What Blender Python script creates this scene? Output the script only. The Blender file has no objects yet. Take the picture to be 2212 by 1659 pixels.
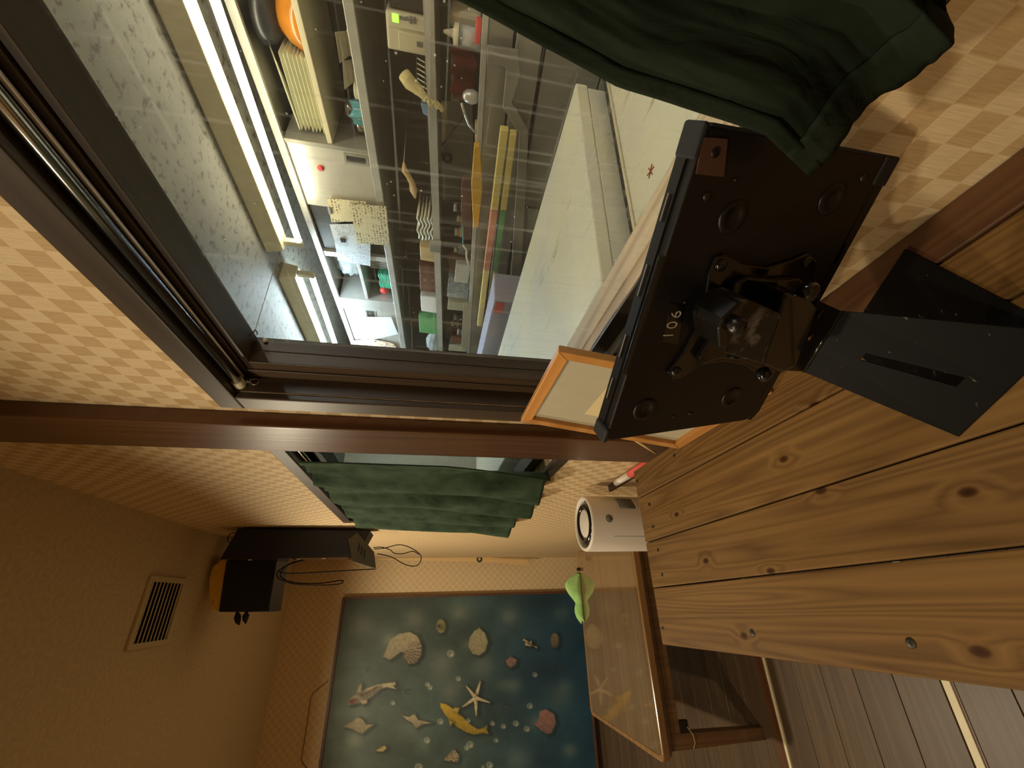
import bpy, bmesh, math, random
import numpy as np
from mathutils import Vector, Matrix

random.seed(7)
# ------------------------------------------------------------------ camera
H0 = 1.57                                    # lens height above the floor
F_PX = 899.73
MR = np.array([[0.888479, -0.454650, 0.062432],      # right (of the upright picture)
               [-0.025056, -0.183898, -0.982626],    # down
               [0.458232, 0.871478, -0.174782]])     # forward
scene = bpy.context.scene
col = scene.collection
cam_d = bpy.data.cameras.new('camera'); cam = bpy.data.objects.new('camera', cam_d); col.objects.link(cam)
cam_d.sensor_fit = 'HORIZONTAL'; cam_d.sensor_width = 36.0; cam_d.lens = F_PX * 36.0 / 2212.0
cam_d.clip_start = 0.02; cam_d.clip_end = 60
X_, Y_, Z_ = MR[1], MR[0], -MR[2]            # the phone was held sideways: picture-right is world-down
cam.matrix_world = Matrix(((X_[0], Y_[0], Z_[0], 0), (X_[1], Y_[1], Z_[1], 0), (X_[2], Y_[2], Z_[2], H0), (0, 0, 0, 1)))
scene.camera = cam
# ------------------------------------------------------------------ world, exposure
w = bpy.data.worlds.new('night'); scene.world = w; w.use_nodes = True
w.node_tree.nodes['Background'].inputs[0].default_value = (0.35, 0.30, 0.22, 1)
w.node_tree.nodes['Background'].inputs[1].default_value = 0.02
vs = scene.view_settings
vs.view_transform = 'Standard'; vs.look = 'None'; vs.gamma = 1.0; vs.use_curve_mapping = False; vs.exposure = 0.18
LAMP_COL = (1.0, 0.86, 0.61)
LAMPS = [(-0.86, 2.75, 2.60, 95, 3.0), (-0.62, 0.36, 2.60, 24, 3.0), (-1.55, 1.00, 2.60, 50, 3.0)]   # x, y, z, watt, cone (bodies built below); the last is added fill

# ------------------------------------------------------------------ pixel -> place helpers
def ray(p):
    q = np.array([(1659 - p[1] - 829.5) / F_PX, (p[0] - 1106) / F_PX, 1.0]); return MR.T @ q
def PX(p, x):
    r = ray(p); r = r * (x / r[0]); return Vector((r[0], r[1], r[2] + H0))
def PY(p, y):
    r = ray(p); r = r * (y / r[1]); return Vector((r[0], r[1], r[2] + H0))
def PZ(p, z):
    r = ray(p); r = r * ((z - H0) / r[2]); return Vector((r[0], r[1], z))

def lin(c):
    return tuple(((v / 255) / 12.92 if v / 255 <= 0.04045 else ((v / 255 + 0.055) / 1.055) ** 2.4) for v in c)

# ------------------------------------------------------------------ materials
def newmat(name):
    m = bpy.data.materials.new(name); m.use_nodes = True
    nt = m.node_tree; return m, nt, nt.nodes['Principled BSDF']
def N(nt, t, **kw):
    n = nt.nodes.new(t)
    for k, v in kw.items(): setattr(n, k, v)
    return n
def ramp(nt, stops):
    r = N(nt, 'ShaderNodeValToRGB'); e = r.color_ramp.elements
    while len(e) < len(stops): e.new(0.5)
    for el, (p, c) in zip(e, stops): el.position = p; el.color = (*c, 1) if len(c) == 3 else c
    return r
def mapping(nt, scale=(1, 1, 1), src='Object', rot=(0, 0, 0), loc=(0, 0, 0)):
    tc = N(nt, 'ShaderNodeTexCoord'); mp = N(nt, 'ShaderNodeMapping')
    mp.inputs['Scale'].default_value = scale; mp.inputs['Rotation'].default_value = rot; mp.inputs['Location'].default_value = loc
    nt.links.new(tc.outputs[src], mp.inputs[0]); return mp.outputs[0]
def bump(nt, bs, h, strength=0.3, dist=0.002):
    b = N(nt, 'ShaderNodeBump'); b.inputs['Strength'].default_value = strength; b.inputs['Distance'].default_value = dist
    nt.links.new(h, b.inputs['Height']); nt.links.new(b.outputs[0], bs.inputs['Normal'])

def plain(name, rgb, rough=0.5, metal=0.0, var=0.12, scale=30, coat=0.0, spec=0.5, trans=0.0, bumps=0.0):
    m, nt, bs = newmat(name); c = lin(rgb)
    n = N(nt, 'ShaderNodeTexNoise'); n.inputs['Scale'].default_value = scale; n.inputs['Detail'].default_value = 4
    nt.links.new(mapping(nt), n.inputs[0])
    r = ramp(nt, [(0.3, tuple(v * (1 - var) for v in c)), (0.7, tuple(min(1, v * (1 + var)) for v in c))])
    nt.links.new(n.outputs[0], r.inputs[0]); nt.links.new(r.outputs[0], bs.inputs['Base Color'])
    bs.inputs['Roughness'].default_value = rough; bs.inputs['Metallic'].default_value = metal
    bs.inputs['Coat Weight'].default_value = coat; bs.inputs['Specular IOR Level'].default_value = spec
    if trans: bs.inputs['Transmission Weight'].default_value = trans
    if bumps: bump(nt, bs, n.outputs[0], bumps)
    return m

def wood(name, dark, light, axis='Y', scale=1.0, rough=0.5, coat=0.0, knots=False, spec=0.5, var=1.0, seed=0.0):
    """grain runs along `axis`; object space, shifted per object"""
    m, nt, bs = newmat(name); d, l = lin(dark), lin(light)
    s = {'X': (0.7, 22, 22), 'Y': (22, 0.7, 22), 'Z': (22, 22, 0.7)}[axis]
    oi = N(nt, 'ShaderNodeObjectInfo'); tc = N(nt, 'ShaderNodeTexCoord')
    add = N(nt, 'ShaderNodeVectorMath', operation='ADD'); mul = N(nt, 'ShaderNodeVectorMath', operation='SCALE')
    mul.inputs[0].default_value = (7.3 + seed, 5.1, 3.7); nt.links.new(oi.outputs['Random'], mul.inputs['Scale'])
    nt.links.new(tc.outputs['Object'], add.inputs[0]); nt.links.new(mul.outputs[0], add.inputs[1])
    src = add.outputs[0]
    if knots:                                   # bend the grain around knots
        vo = N(nt, 'ShaderNodeTexVoronoi', voronoi_dimensions='2D'); vo.inputs['Scale'].default_value = 6.5
        mk = N(nt, 'ShaderNodeMapping'); mk.inputs['Scale'].default_value = {'X': (.55, 1, 1), 'Y': (1, .55, 1), 'Z': (1, 1, .55)}[axis]
        nt.links.new(src, mk.inputs[0]); nt.links.new(mk.outputs[0], vo.inputs[0])
    mp = N(nt, 'ShaderNodeMapping'); mp.inputs['Scale'].default_value = tuple(v * scale for v in s)
    nt.links.new(src, mp.inputs[0])
    n1 = N(nt, 'ShaderNodeTexNoise'); n1.inputs['Scale'].default_value = 1.0; n1.inputs['Detail'].default_value = 5; n1.inputs['Distortion'].default_value = 0.6
    nt.links.new(mp.outputs[0], n1.inputs[0])
    # growth rings: broad noise along the grain turned into bands
    mp2 = N(nt, 'ShaderNodeMapping'); mp2.inputs['Scale'].default_value = tuple(v * scale * (0.35 if v > 2 else 0.45) for v in s)
    nt.links.new(src, mp2.inputs[0])
    n2 = N(nt, 'ShaderNodeTexNoise'); n2.inputs['Scale'].default_value = 1.0; n2.inputs['Detail'].default_value = 1.5
    nt.links.new(mp2.outputs[0], n2.inputs[0])
    val = n2.outputs[0]
    if knots:
        inf = N(nt, 'ShaderNodeMapRange'); inf.inputs['From Min'].default_value = 0.0; inf.inputs['From Max'].default_value = 0.13
        inf.inputs['To Min'].default_value = 0.14; inf.inputs['To Max'].default_value = 0.0; nt.links.new(vo.outputs['Distance'], inf.inputs['Value'])
        ad = N(nt, 'ShaderNodeMath', operation='ADD'); nt.links.new(val, ad.inputs[0]); nt.links.new(inf.outputs[0], ad.inputs[1]); val = ad.outputs[0]
    mu = N(nt, 'ShaderNodeMath', operation='MULTIPLY'); mu.inputs[1].default_value = 11.0; nt.links.new(val, mu.inputs[0])
    fr = N(nt, 'ShaderNodeMath', operation='PINGPONG'); fr.inputs[1].default_value = 0.5; nt.links.new(mu.outputs[0], fr.inputs[0])
    mx = N(nt, 'ShaderNodeMath', operation='MULTIPLY_ADD'); mx.inputs[1].default_value = 0.9 * var; nt.links.new(fr.outputs[0], mx.inputs[0]); 
    sc2 = N(nt, 'ShaderNodeMath', operation='MULTIPLY'); sc2.inputs[1].default_value = 0.6; nt.links.new(n1.outputs[0], sc2.inputs[0]); nt.links.new(sc2.outputs[0], mx.inputs[2])
    r = ramp(nt, [(0.12, d), (0.45, tuple((a + b) / 2 for a, b in zip(d, l))), (0.85, l)])
    nt.links.new(mx.outputs[0], r.inputs[0]); out = r.outputs[0]
    if knots:
        kr = ramp(nt, [(0.0, (0.16, 0.10, 0.07)), (0.024, (0.38, 0.27, 0.2)), (0.04, (1, 1, 1))]); nt.links.new(vo.outputs['Distance'], kr.inputs[0])
        mm = N(nt, 'ShaderNodeMix', data_type='RGBA', blend_type='MULTIPLY'); mm.inputs[0].default_value = 1
        nt.links.new(out, mm.inputs[6]); nt.links.new(kr.outputs[0], mm.inputs[7]); out = mm.outputs[2]
    hs = N(nt, 'ShaderNodeHueSaturation'); vr = N(nt, 'ShaderNodeMapRange'); vr.inputs['To Min'].default_value = 0.86; vr.inputs['To Max'].default_value = 1.12
    nt.links.new(oi.outputs['Random'], vr.inputs['Value']); nt.links.new(vr.outputs[0], hs.inputs['Value']); nt.links.new(out, hs.inputs['Color'])
    nt.links.new(hs.outputs[0], bs.inputs['Base Color'])
    bs.inputs['Roughness'].default_value = rough; bs.inputs['Coat Weight'].default_value = coat; bs.inputs['Coat Roughness'].default_value = 0.12
    bs.inputs['Specular IOR Level'].default_value = spec
    bump(nt, bs, mx.outputs[0], 0.18, 0.0012)
    return m

def wallpaper(name, swap=None, pitch_y=0.0307, pitch_z=0.0305, oy=0.1, oz=0.0, contrast=1.0, light=(218, 194, 154), dark=(190, 158, 112)):
    """woven-look paper: checks of pale and tan straw with a thin pale seam; world metres"""
    m, nt, bs = newmat(name); g = N(nt, 'ShaderNodeNewGeometry'); sp = N(nt, 'ShaderNodeSeparateXYZ'); nt.links.new(g.outputs['Position'], sp.inputs[0])
    hor = sp.outputs['X'] if swap else sp.outputs['Y']
    def lin_(sock, off, p):
        a = N(nt, 'ShaderNodeMath', operation='SUBTRACT'); a.inputs[1].default_value = off; nt.links.new(sock, a.inputs[0])
        b = N(nt, 'ShaderNodeMath', operation='DIVIDE'); b.inputs[1].default_value = p; nt.links.new(a.outputs[0], b.inputs[0]); return b.outputs[0]
    nz = N(nt, 'ShaderNodeTexNoise'); nz.inputs['Scale'].default_value = 5; nt.links.new(g.outputs['Position'], nz.inputs[0])
    def wob(s, k):
        a = N(nt, 'ShaderNodeMath', operation='MULTIPLY_ADD'); a.inputs[1].default_value = k; nt.links.new(nz.outputs[0], a.inputs[0]); nt.links.new(s, a.inputs[2]); return a.outputs[0]
    U = wob(lin_(hor, oy, pitch_y), 0.12); V = wob(lin_(sp.outputs['Z'], oz, pitch_z), 0.10)
    cv = N(nt, 'ShaderNodeCombineXYZ'); nt.links.new(U, cv.inputs[0]); nt.links.new(V, cv.inputs[1]); cv.inputs[2].default_value = 0.5
    ck = N(nt, 'ShaderNodeTexChecker'); ck.inputs['Scale'].default_value = 1.0
    ck.inputs['Color1'].default_value = (1, 1, 1, 1); ck.inputs['Color2'].default_value = (0, 0, 0, 1); nt.links.new(cv.outputs[0], ck.inputs[0])
    # straw streaks
    sv = N(nt, 'ShaderNodeCombineXYZ')
    a = N(nt, 'ShaderNodeMath', operation='MULTIPLY'); a.inputs[1].default_value = 18; nt.links.new(U, a.inputs[0]); nt.links.new(a.outputs[0], sv.inputs[0]); nt.links.new(V, sv.inputs[1])
    st = N(nt, 'ShaderNodeTexNoise'); st.inputs['Scale'].default_value = 1.0; st.inputs['Detail'].default_value = 4; nt.links.new(sv.outputs[0], st.inputs[0])
    L, D = lin(light), lin(dark); D = tuple(l + (d - l) * contrast for l, d in zip(L, D))
    mx = N(nt, 'ShaderNodeMix', data_type='RGBA'); nt.links.new(ck.outputs['Fac'], mx.inputs[0]); mx.inputs[6].default_value = (*D, 1); mx.inputs[7].default_value = (*L, 1)
    sr = ramp(nt, [(0.25, (0.84, 0.82, 0.79)), (0.75, (1.08, 1.08, 1.08))]); nt.links.new(st.outputs[0], sr.inputs[0])
    m2 = N(nt, 'ShaderNodeMix', data_type='RGBA', blend_type='MULTIPLY'); m2.inputs[0].default_value = 1; nt.links.new(mx.outputs[2], m2.inputs[6]); nt.links.new(sr.outputs[0], m2.inputs[7])
    # seams
    def seam(s):
        f = N(nt, 'ShaderNodeMath', operation='PINGPONG'); f.inputs[1].default_value = 0.5; nt.links.new(s, f.inputs[0])
        l_ = N(nt, 'ShaderNodeMath', operation='LESS_THAN'); l_.inputs[1].default_value = 0.035; nt.links.new(f.outputs[0], l_.inputs[0]); return l_.outputs[0]
    se = N(nt, 'ShaderNodeMath', operation='MAXIMUM'); nt.links.new(seam(U), se.inputs[0]); nt.links.new(seam(V), se.inputs[1])
    m3 = N(nt, 'ShaderNodeMix', data_type='RGBA'); k = N(nt, 'ShaderNodeMath', operation='MULTIPLY'); k.inputs[1].default_value = 0.45 * contrast; nt.links.new(se.outputs[0], k.inputs[0])
    nt.links.new(k.outputs[0], m3.inputs[0]); nt.links.new(m2.outputs[2], m3.inputs[6]); m3.inputs[7].default_value = (*[min(1, v * 1.12) for v in L], 1)
    nt.links.new(m3.outputs[2], bs.inputs['Base Color']); bs.inputs['Roughness'].default_value = 0.75
    hh = N(nt, 'ShaderNodeMath', operation='MULTIPLY_ADD'); hh.inputs[1].default_value = 0.6; nt.links.new(se.outputs[0], hh.inputs[0]); nt.links.new(st.outputs[0], hh.inputs[2])
    bump(nt, bs, hh.outputs[0], 0.25, 0.0008)
    return m

def specky(name, base, spot, scale=22, amount=0.5, rough=0.5, metal=0.0, streak=(1, 1, 1), base2=None, spec=0.5):
    m, nt, bs = newmat(name); bs.inputs['Specular IOR Level'].default_value = spec
    n = N(nt, 'ShaderNodeTexNoise'); n.inputs['Scale'].default_value = scale; n.inputs['Detail'].default_value = 6; n.inputs['Roughness'].default_value = 0.65
    nt.links.new(mapping(nt, streak), n.inputs[0])
    b = N(nt, 'ShaderNodeTexNoise'); b.inputs['Scale'].default_value = 3; nt.links.new(mapping(nt), b.inputs[0])
    r0 = ramp(nt, [(0.3, lin(base)), (0.7, lin(base2 or base))]); nt.links.new(b.outputs[0], r0.inputs[0])
    r = ramp(nt, [(amount, (0, 0, 0)), (min(1, amount + 0.1), (1, 1, 1))]); nt.links.new(n.outputs[0], r.inputs[0])
    mx = N(nt, 'ShaderNodeMix', data_type='RGBA'); nt.links.new(r.outputs[0], mx.inputs[0])
    nt.links.new(r0.outputs[0], mx.inputs[6]); mx.inputs[7].default_value = (*lin(spot), 1)
    nt.links.new(mx.outputs[2], bs.inputs['Base Color']); bs.inputs['Roughness'].default_value = rough; bs.inputs['Metallic'].default_value = metal
    return m

def emit(name, rgb, strength):
    m = bpy.data.materials.new(name); m.use_nodes = True; nt = m.node_tree
    for n in list(nt.nodes): nt.nodes.remove(n)
    e = N(nt, 'ShaderNodeEmission'); e.inputs[0].default_value = (*rgb, 1); e.inputs[1].default_value = strength
    o = N(nt, 'ShaderNodeOutputMaterial'); nt.links.new(e.outputs[0], o.inputs[0]); return m

def dusty_glass(name):
    """clear pane: see-through with a fresnel mirror, dust specks and wiped scratches"""
    m = bpy.data.materials.new(name); m.use_nodes = True; nt = m.node_tree
    for n in list(nt.nodes): nt.nodes.remove(n)
    tr = N(nt, 'ShaderNodeBsdfTransparent'); tr.inputs[0].default_value = (0.95, 0.96, 0.95, 1)
    gl = N(nt, 'ShaderNodeBsdfGlossy'); gl.inputs['Roughness'].default_value = 0.02
    lw = N(nt, 'ShaderNodeLayerWeight'); lw.inputs[0].default_value = 0.5; pw = N(nt, 'ShaderNodeMath', operation='POWER'); pw.inputs[1].default_value = 5; nt.links.new(lw.outputs['Facing'], pw.inputs[0]); fr = N(nt, 'ShaderNodeMath', operation='MULTIPLY_ADD'); fr.inputs[1].default_value = 0.45; fr.inputs[2].default_value = 0.02; nt.links.new(pw.outputs[0], fr.inputs[0])
    mx = N(nt, 'ShaderNodeMixShader'); nt.links.new(fr.outputs[0], mx.inputs[0]); nt.links.new(tr.outputs[0], mx.inputs[1]); nt.links.new(gl.outputs[0], mx.inputs[2])
    df = N(nt, 'ShaderNodeBsdfTranslucent'); df.inputs[0].default_value = (0.9, 0.88, 0.8, 1)
    d2 = N(nt, 'ShaderNodeBsdfDiffuse'); d2.inputs[0].default_value = (0.8, 0.78, 0.7, 1)
    dm = N(nt, 'ShaderNodeMixShader'); dm.inputs[0].default_value = 0.35; nt.links.new(df.outputs[0], dm.inputs[1]); nt.links.new(d2.outputs[0], dm.inputs[2])
    g = N(nt, 'ShaderNodeNewGeometry')
    vo = N(nt, 'ShaderNodeTexVoronoi'); vo.inputs['Scale'].default_value = 75; nt.links.new(g.outputs['Position'], vo.inputs[0])
    big = N(nt, 'ShaderNodeTexNoise'); big.inputs['Scale'].default_value = 9; nt.links.new(g.outputs['Position'], big.inputs[0])
    th = N(nt, 'ShaderNodeMapRange'); th.inputs['From Min'].default_value = 0.42; th.inputs['From Max'].default_value = 0.75; th.inputs['To Min'].default_value = 0.0; th.inputs['To Max'].default_value = 0.14
    nt.links.new(big.outputs[0], th.inputs['Value'])
    lt = N(nt, 'ShaderNodeMath', operation='LESS_THAN'); nt.links.new(vo.outputs['Distance'], lt.inputs[0]); nt.links.new(th.outputs[0], lt.inputs[1])
    mp = N(nt, 'ShaderNodeMapping'); mp.inputs['Scale'].default_value = (1, 1.3, 95); nt.links.new(g.outputs['Position'], mp.inputs[0])
    sc = N(nt, 'ShaderNodeTexNoise'); sc.inputs['Scale'].default_value = 1.6; sc.inputs['Detail'].default_value = 3; nt.links.new(mp.outputs[0], sc.inputs[0])
    mpv = N(nt, 'ShaderNodeMapping'); mpv.inputs['Scale'].default_value = (1, 120, 2.2); nt.links.new(g.outputs['Position'], mpv.inputs[0])
    sv = N(nt, 'ShaderNodeTexNoise'); sv.inputs['Scale'].default_value = 1.6; sv.inputs['Detail'].default_value = 3; nt.links.new(mpv.outputs[0], sv.inputs[0])
    r1 = ramp(nt, [(0.62, (0, 0, 0)), (0.80, (0.20, 0.20, 0.20))]); nt.links.new(sc.outputs[0], r1.inputs[0])
    r2 = ramp(nt, [(0.58, (0, 0, 0)), (0.80, (0.20, 0.20, 0.20))]); nt.links.new(sv.outputs[0], r2.inputs[0])
    a1 = N(nt, 'ShaderNodeMath', operation='MAXIMUM'); nt.links.new(r1.outputs[0], a1.inputs[0]); nt.links.new(r2.outputs[0], a1.inputs[1])
    sp = N(nt, 'ShaderNodeMath', operation='MULTIPLY'); sp.inputs[1].default_value = 0.55; nt.links.new(lt.outputs[0], sp.inputs[0])
    a2 = N(nt, 'ShaderNodeMath', operation='MAXIMUM'); nt.links.new(a1.outputs[0], a2.inputs[0]); nt.links.new(sp.outputs[0], a2.inputs[1])
    a3 = N(nt, 'ShaderNodeMath', operation='ADD'); a3.inputs[1].default_value = 0.012; nt.links.new(a2.outputs[0], a3.inputs[0])
    fin = N(nt, 'ShaderNodeMixShader'); nt.links.new(a3.outputs[0], fin.inputs[0]); nt.links.new(mx.outputs[0], fin.inputs[1]); nt.links.new(dm.outputs[0], fin.inputs[2])
    o = N(nt, 'ShaderNodeOutputMaterial'); nt.links.new(fin.outputs[0], o.inputs[0]); return m

def film(name, rgb, alpha):
    """thin plastic film: partly see-through"""
    m = bpy.data.materials.new(name); m.use_nodes = True; nt = m.node_tree
    bs = nt.nodes['Principled BSDF']; bs.inputs['Base Color'].default_value = (*lin(rgb), 1); bs.inputs['Roughness'].default_value = 0.25
    n = N(nt, 'ShaderNodeTexNoise'); n.inputs['Scale'].default_value = 40; nt.links.new(mapping(nt), n.inputs[0])
    mr = N(nt, 'ShaderNodeMapRange'); mr.inputs['To Min'].default_value = alpha * 0.5; mr.inputs['To Max'].default_value = min(1, alpha * 1.5); nt.links.new(n.outputs[0], mr.inputs['Value'])
    nt.links.new(mr.outputs[0], bs.inputs['Alpha']); return m

def fabric(name, c1, c2, rough=0.9):
    m, nt, bs = newmat(name)
    n = N(nt, 'ShaderNodeTexNoise'); n.inputs['Scale'].default_value = 14; n.inputs['Detail'].default_value = 5; nt.links.new(mapping(nt), n.inputs[0])
    r = ramp(nt, [(0.3, lin(c1)), (0.72, lin(c2))]); nt.links.new(n.outputs[0], r.inputs[0]); nt.links.new(r.outputs[0], bs.inputs['Base Color'])
    wv = N(nt, 'ShaderNodeTexNoise'); wv.inputs['Scale'].default_value = 38; wv.inputs['Detail'].default_value = 6; wv.inputs['Distortion'].default_value = 1.2; nt.links.new(mapping(nt, (1, 1, .45)), wv.inputs[0]); bump(nt, bs, wv.outputs[0], 0.5, 0.006)
    bs.inputs['Roughness'].default_value = rough; bs.inputs['Specular IOR Level'].default_value = 0.1
    return m

M = {}
M['paper'] = wallpaper('checked_wallpaper', oz=H0 + 0.414 - 0.0305 * 80, contrast=0.8)
M['paper_back'] = wallpaper('checked_wallpaper_back', swap=True, oz=H0, contrast=0.35)
M['ceil'] = plain('ceiling_paper', (196, 176, 140), 0.85, var=0.10, scale=60, bumps=0.25)
M['paper_plain'] = plain('plain_wallpaper', (176, 150, 108), 0.85, var=0.08, scale=50)
M['casing'] = wood('dark_stained_casing', (40, 31, 24), (70, 56, 43), 'Y', 1.0, 0.42, var=0.6)
M['casing_z'] = wood('dark_stained_jamb', (46, 34, 24), (84, 66, 48), 'Z', 1.0, 0.42, var=0.6)
M['post'] = wood('dark_brown_post', (58, 31, 14), (94, 60, 32), 'Z', 1.2, 0.30, coat=0.25, var=0.5)
M['sill'] = wood('worn_sill_wood', (150, 120, 88), (206, 184, 152), 'Y', 1.6, 0.6)
M['white_ledge'] = specky('chipped_white_paint', (196, 200, 204), (90, 80, 70), 60, 0.62, 0.5)
M['plank'] = wood('pine_counter_plank', (86, 60, 31), (134, 101, 58), 'Y', 3.0, 0.55, knots=True, var=0.75, spec=0.12)
M['plank_red'] = wood('reddish_pine_strip', (80, 50, 28), (108, 72, 42), 'Y', 1.8, 0.5)
M['floor'] = wood('dark_floor_board', (70, 54, 39), (104, 84, 63), 'X', 1.3, 0.42, var=0.6)
M['floor_edge'] = wood('floor_edging', (78, 46, 26), (112, 72, 42), 'X', 1.2, 0.42)
M['strip'] = plain('cream_floor_strip', (226, 214, 180), 0.4, var=0.05)
M['table2'] = wood('lacquered_table_top', (92, 70, 46), (126, 100, 68), 'X', 0.9, 0.10, coat=1.0, var=0.4)
M['table2'].node_tree.nodes['Principled BSDF'].inputs['Coat Roughness'].default_value = 0.05; M['table2'].node_tree.nodes['Principled BSDF'].inputs['Coat IOR'].default_value = 1.7
M['table2_rim'] = wood('lacquered_table_rim', (104, 74, 42), (140, 104, 64), 'X', 0.9, 0.2, coat=0.6)
M['table2_leg'] = wood('lacquered_table_leg', (86, 60, 38), (118, 86, 56), 'Z', 0.9, 0.3, coat=0.3)
M['steel'] = plain('brushed_steel', (206, 204, 198), 0.36, 0.55, 0.10, 12)
M['steel_dull'] = plain('dull_steel', (160, 156, 146), 0.5, 0.4, 0.16, 9)
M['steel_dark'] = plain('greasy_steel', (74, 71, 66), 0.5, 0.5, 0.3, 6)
M['steel_door'] = plain('polished_steel_door', (206, 202, 192), 0.30, 0.35, 0.06, 12)
M['sheet_grey'] = plain('grey_sheet_metal', (184, 182, 174), 0.55, 0.2, 0.08, 9)
M['chrome'] = plain('chrome_rod', (200, 196, 186), 0.16, 1.0, 0.05)
M['grime'] = specky('grimy_ceiling_panel', (138, 134, 121), (70, 58, 42), 34, 0.53, 0.6, base2=(112, 108, 97))
M['black'] = plain('black_powder_coat', (17, 15, 14), 0.42, 0.0, 0.15, 60)
M['black_gloss'] = plain('black_enamel', (20, 18, 17), 0.16, 0.0, 0.1, 40, coat=0.5)
M['black_matt'] = plain('black_rubber', (26, 25, 25), 0.7, 0.0, 0.12, 60)
M['scuffed'] = specky('scuffed_black_plate', (11, 10, 10), (140, 132, 122), 60, 0.65, 0.5, streak=(1, 2.2, 1), spec=0.18)
M['dusty_black'] = specky('dusty_black', (30, 29, 29), (96, 92, 88), 55, 0.5, 0.3)
M['navy'] = plain('blue_black_cabinet', (20, 22, 34), 0.55, 0.0, 0.1, 30)
M['screw'] = plain('grey_screw', (70, 66, 60), 0.4, 0.8, 0.2, 80)
M['white_pl'] = plain('white_plastic', (226, 216, 204), 0.45, 0, 0.03, 8)
M['cream_pl'] = plain('cream_plastic', (214, 204, 172), 0.5, 0, 0.06, 8)
M['grey_pl'] = plain('grey_plastic', (120, 118, 112), 0.5, 0, 0.1, 10)
M['orange_wood'] = wood('honey_frame_wood', (178, 116, 52), (226, 166, 92), 'Y', 0.8, 0.35, coat=0.3, var=0.4)
M['mat_board'] = plain('grey_mat_board', (184, 176, 152), 0.8, 0, 0.03)
M['print'] = specky('faded_print', (226, 208, 160), (196, 182, 132), 14, 0.52, 0.7)
M['green'] = fabric('shaded_green_cotton', (25, 33, 25), (41, 50, 38))  # same cloth as the far curtain, darkened to hold its shade
M['green2'] = fabric('green_cotton', (44, 60, 46), (74, 92, 72))
M['lime'] = fabric('lime_towel', (140, 190, 112), (178, 222, 146))
M['bag'] = film('clear_plastic_bag', (206, 212, 210), 0.5)
M['glass'] = dusty_glass('dusty_window_glass')
M['pane2'] = dusty_glass('dusty_window_glass_far')
M['tube_warm'] = emit('fluorescent_warm', (1.0, 0.92, 0.66), 20)
M['tube_fill'] = emit('fluorescent_fill', (1.0, 0.97, 0.90), 62)
M['tube_cool'] = emit('fluorescent_cool', (0.70, 0.88, 1.0), 80)
M['led'] = emit('green_display', (0.25, 1.0, 0.05), 3.0)
M['bulb'] = emit('warm_bulb', LAMP_COL, 12)
M['lamp_white'] = plain('lamp_enamel', (216, 208, 180), 0.4, 0, 0.04)
M['dish'] = plain('glazed_dish', (214, 212, 184), 0.25, 0, 0.04, 10)
M['teal_dish'] = plain('sea_green_plastic', (66, 190, 150), 0.35, 0, 0.06)
M['red_pl'] = plain('red_plastic', (206, 66, 60), 0.4, 0, 0.1)
M['pink_pl'] = plain('pink_plastic', (232, 96, 92), 0.4, 0, 0.06)
M['maroon'] = fabric('maroon_cloth', (70, 24, 20), (104, 40, 34))
M['yellow_pl'] = plain('yellow_cutting_board', (234, 214, 132), 0.45, 0, 0.05)
M['yellow_deep'] = plain('deep_yellow_plastic', (226, 176, 62), 0.45, 0, 0.08)
M['pink_tape'] = plain('pink_tape', (222, 152, 128), 0.5, 0, 0.05)
M['green_tape'] = plain('green_tape', (112, 166, 122), 0.5, 0, 0.05)
M['brown_wood'] = wood('brown_chopping_board', (80, 48, 34), (116, 74, 54), 'Y', 1, 0.5)
M['bamboo'] = wood('pale_wood', (196, 160, 104), (228, 198, 146), 'Z', 1, 0.5, var=0.4)
def written(name, paper, ink, pitch, fill):
    m, nt, bs = newmat(name); tc = N(nt, 'ShaderNodeTexCoord'); sp_ = N(nt, 'ShaderNodeSeparateXYZ'); nt.links.new(tc.outputs['Object'], sp_.inputs[0])
    dv = N(nt, 'ShaderNodeMath', operation='DIVIDE'); dv.inputs[1].default_value = pitch; nt.links.new(sp_.outputs['Z'], dv.inputs[0])
    pg = N(nt, 'ShaderNodeMath', operation='PINGPONG'); pg.inputs[1].default_value = 0.5; nt.links.new(dv.outputs[0], pg.inputs[0])
    lt_ = N(nt, 'ShaderNodeMath', operation='LESS_THAN'); lt_.inputs[1].default_value = 0.30; nt.links.new(pg.outputs[0], lt_.inputs[0])
    n1 = N(nt, 'ShaderNodeTexNoise'); n1.inputs['Scale'].default_value = 1.6 / pitch; n1.inputs['Detail'].default_value = 2; nt.links.new(tc.outputs['Object'], n1.inputs[0])
    g1 = N(nt, 'ShaderNodeMath', operation='GREATER_THAN'); g1.inputs[1].default_value = fill; nt.links.new(n1.outputs[0], g1.inputs[0])
    n2 = N(nt, 'ShaderNodeTexNoise'); n2.inputs['Scale'].default_value = 16; nt.links.new(tc.outputs['Object'], n2.inputs[0])
    g2 = N(nt, 'ShaderNodeMath', operation='GREATER_THAN'); g2.inputs[1].default_value = 0.44; nt.links.new(n2.outputs[0], g2.inputs[0])
    m1 = N(nt, 'ShaderNodeMath', operation='MULTIPLY'); nt.links.new(lt_.outputs[0], m1.inputs[0]); nt.links.new(g1.outputs[0], m1.inputs[1])
    m2 = N(nt, 'ShaderNodeMath', operation='MULTIPLY'); nt.links.new(m1.outputs[0], m2.inputs[0]); nt.links.new(g2.outputs[0], m2.inputs[1])
    mx = N(nt, 'ShaderNodeMix', data_type='RGBA'); nt.links.new(m2.outputs[0], mx.inputs[0]); mx.inputs[6].default_value = (*lin(paper), 1); mx.inputs[7].default_value = (*lin(ink), 1)
    nt.links.new(mx.outputs[2], bs.inputs['Base Color']); bs.inputs['Roughness'].default_value = 0.8; return m
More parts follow.
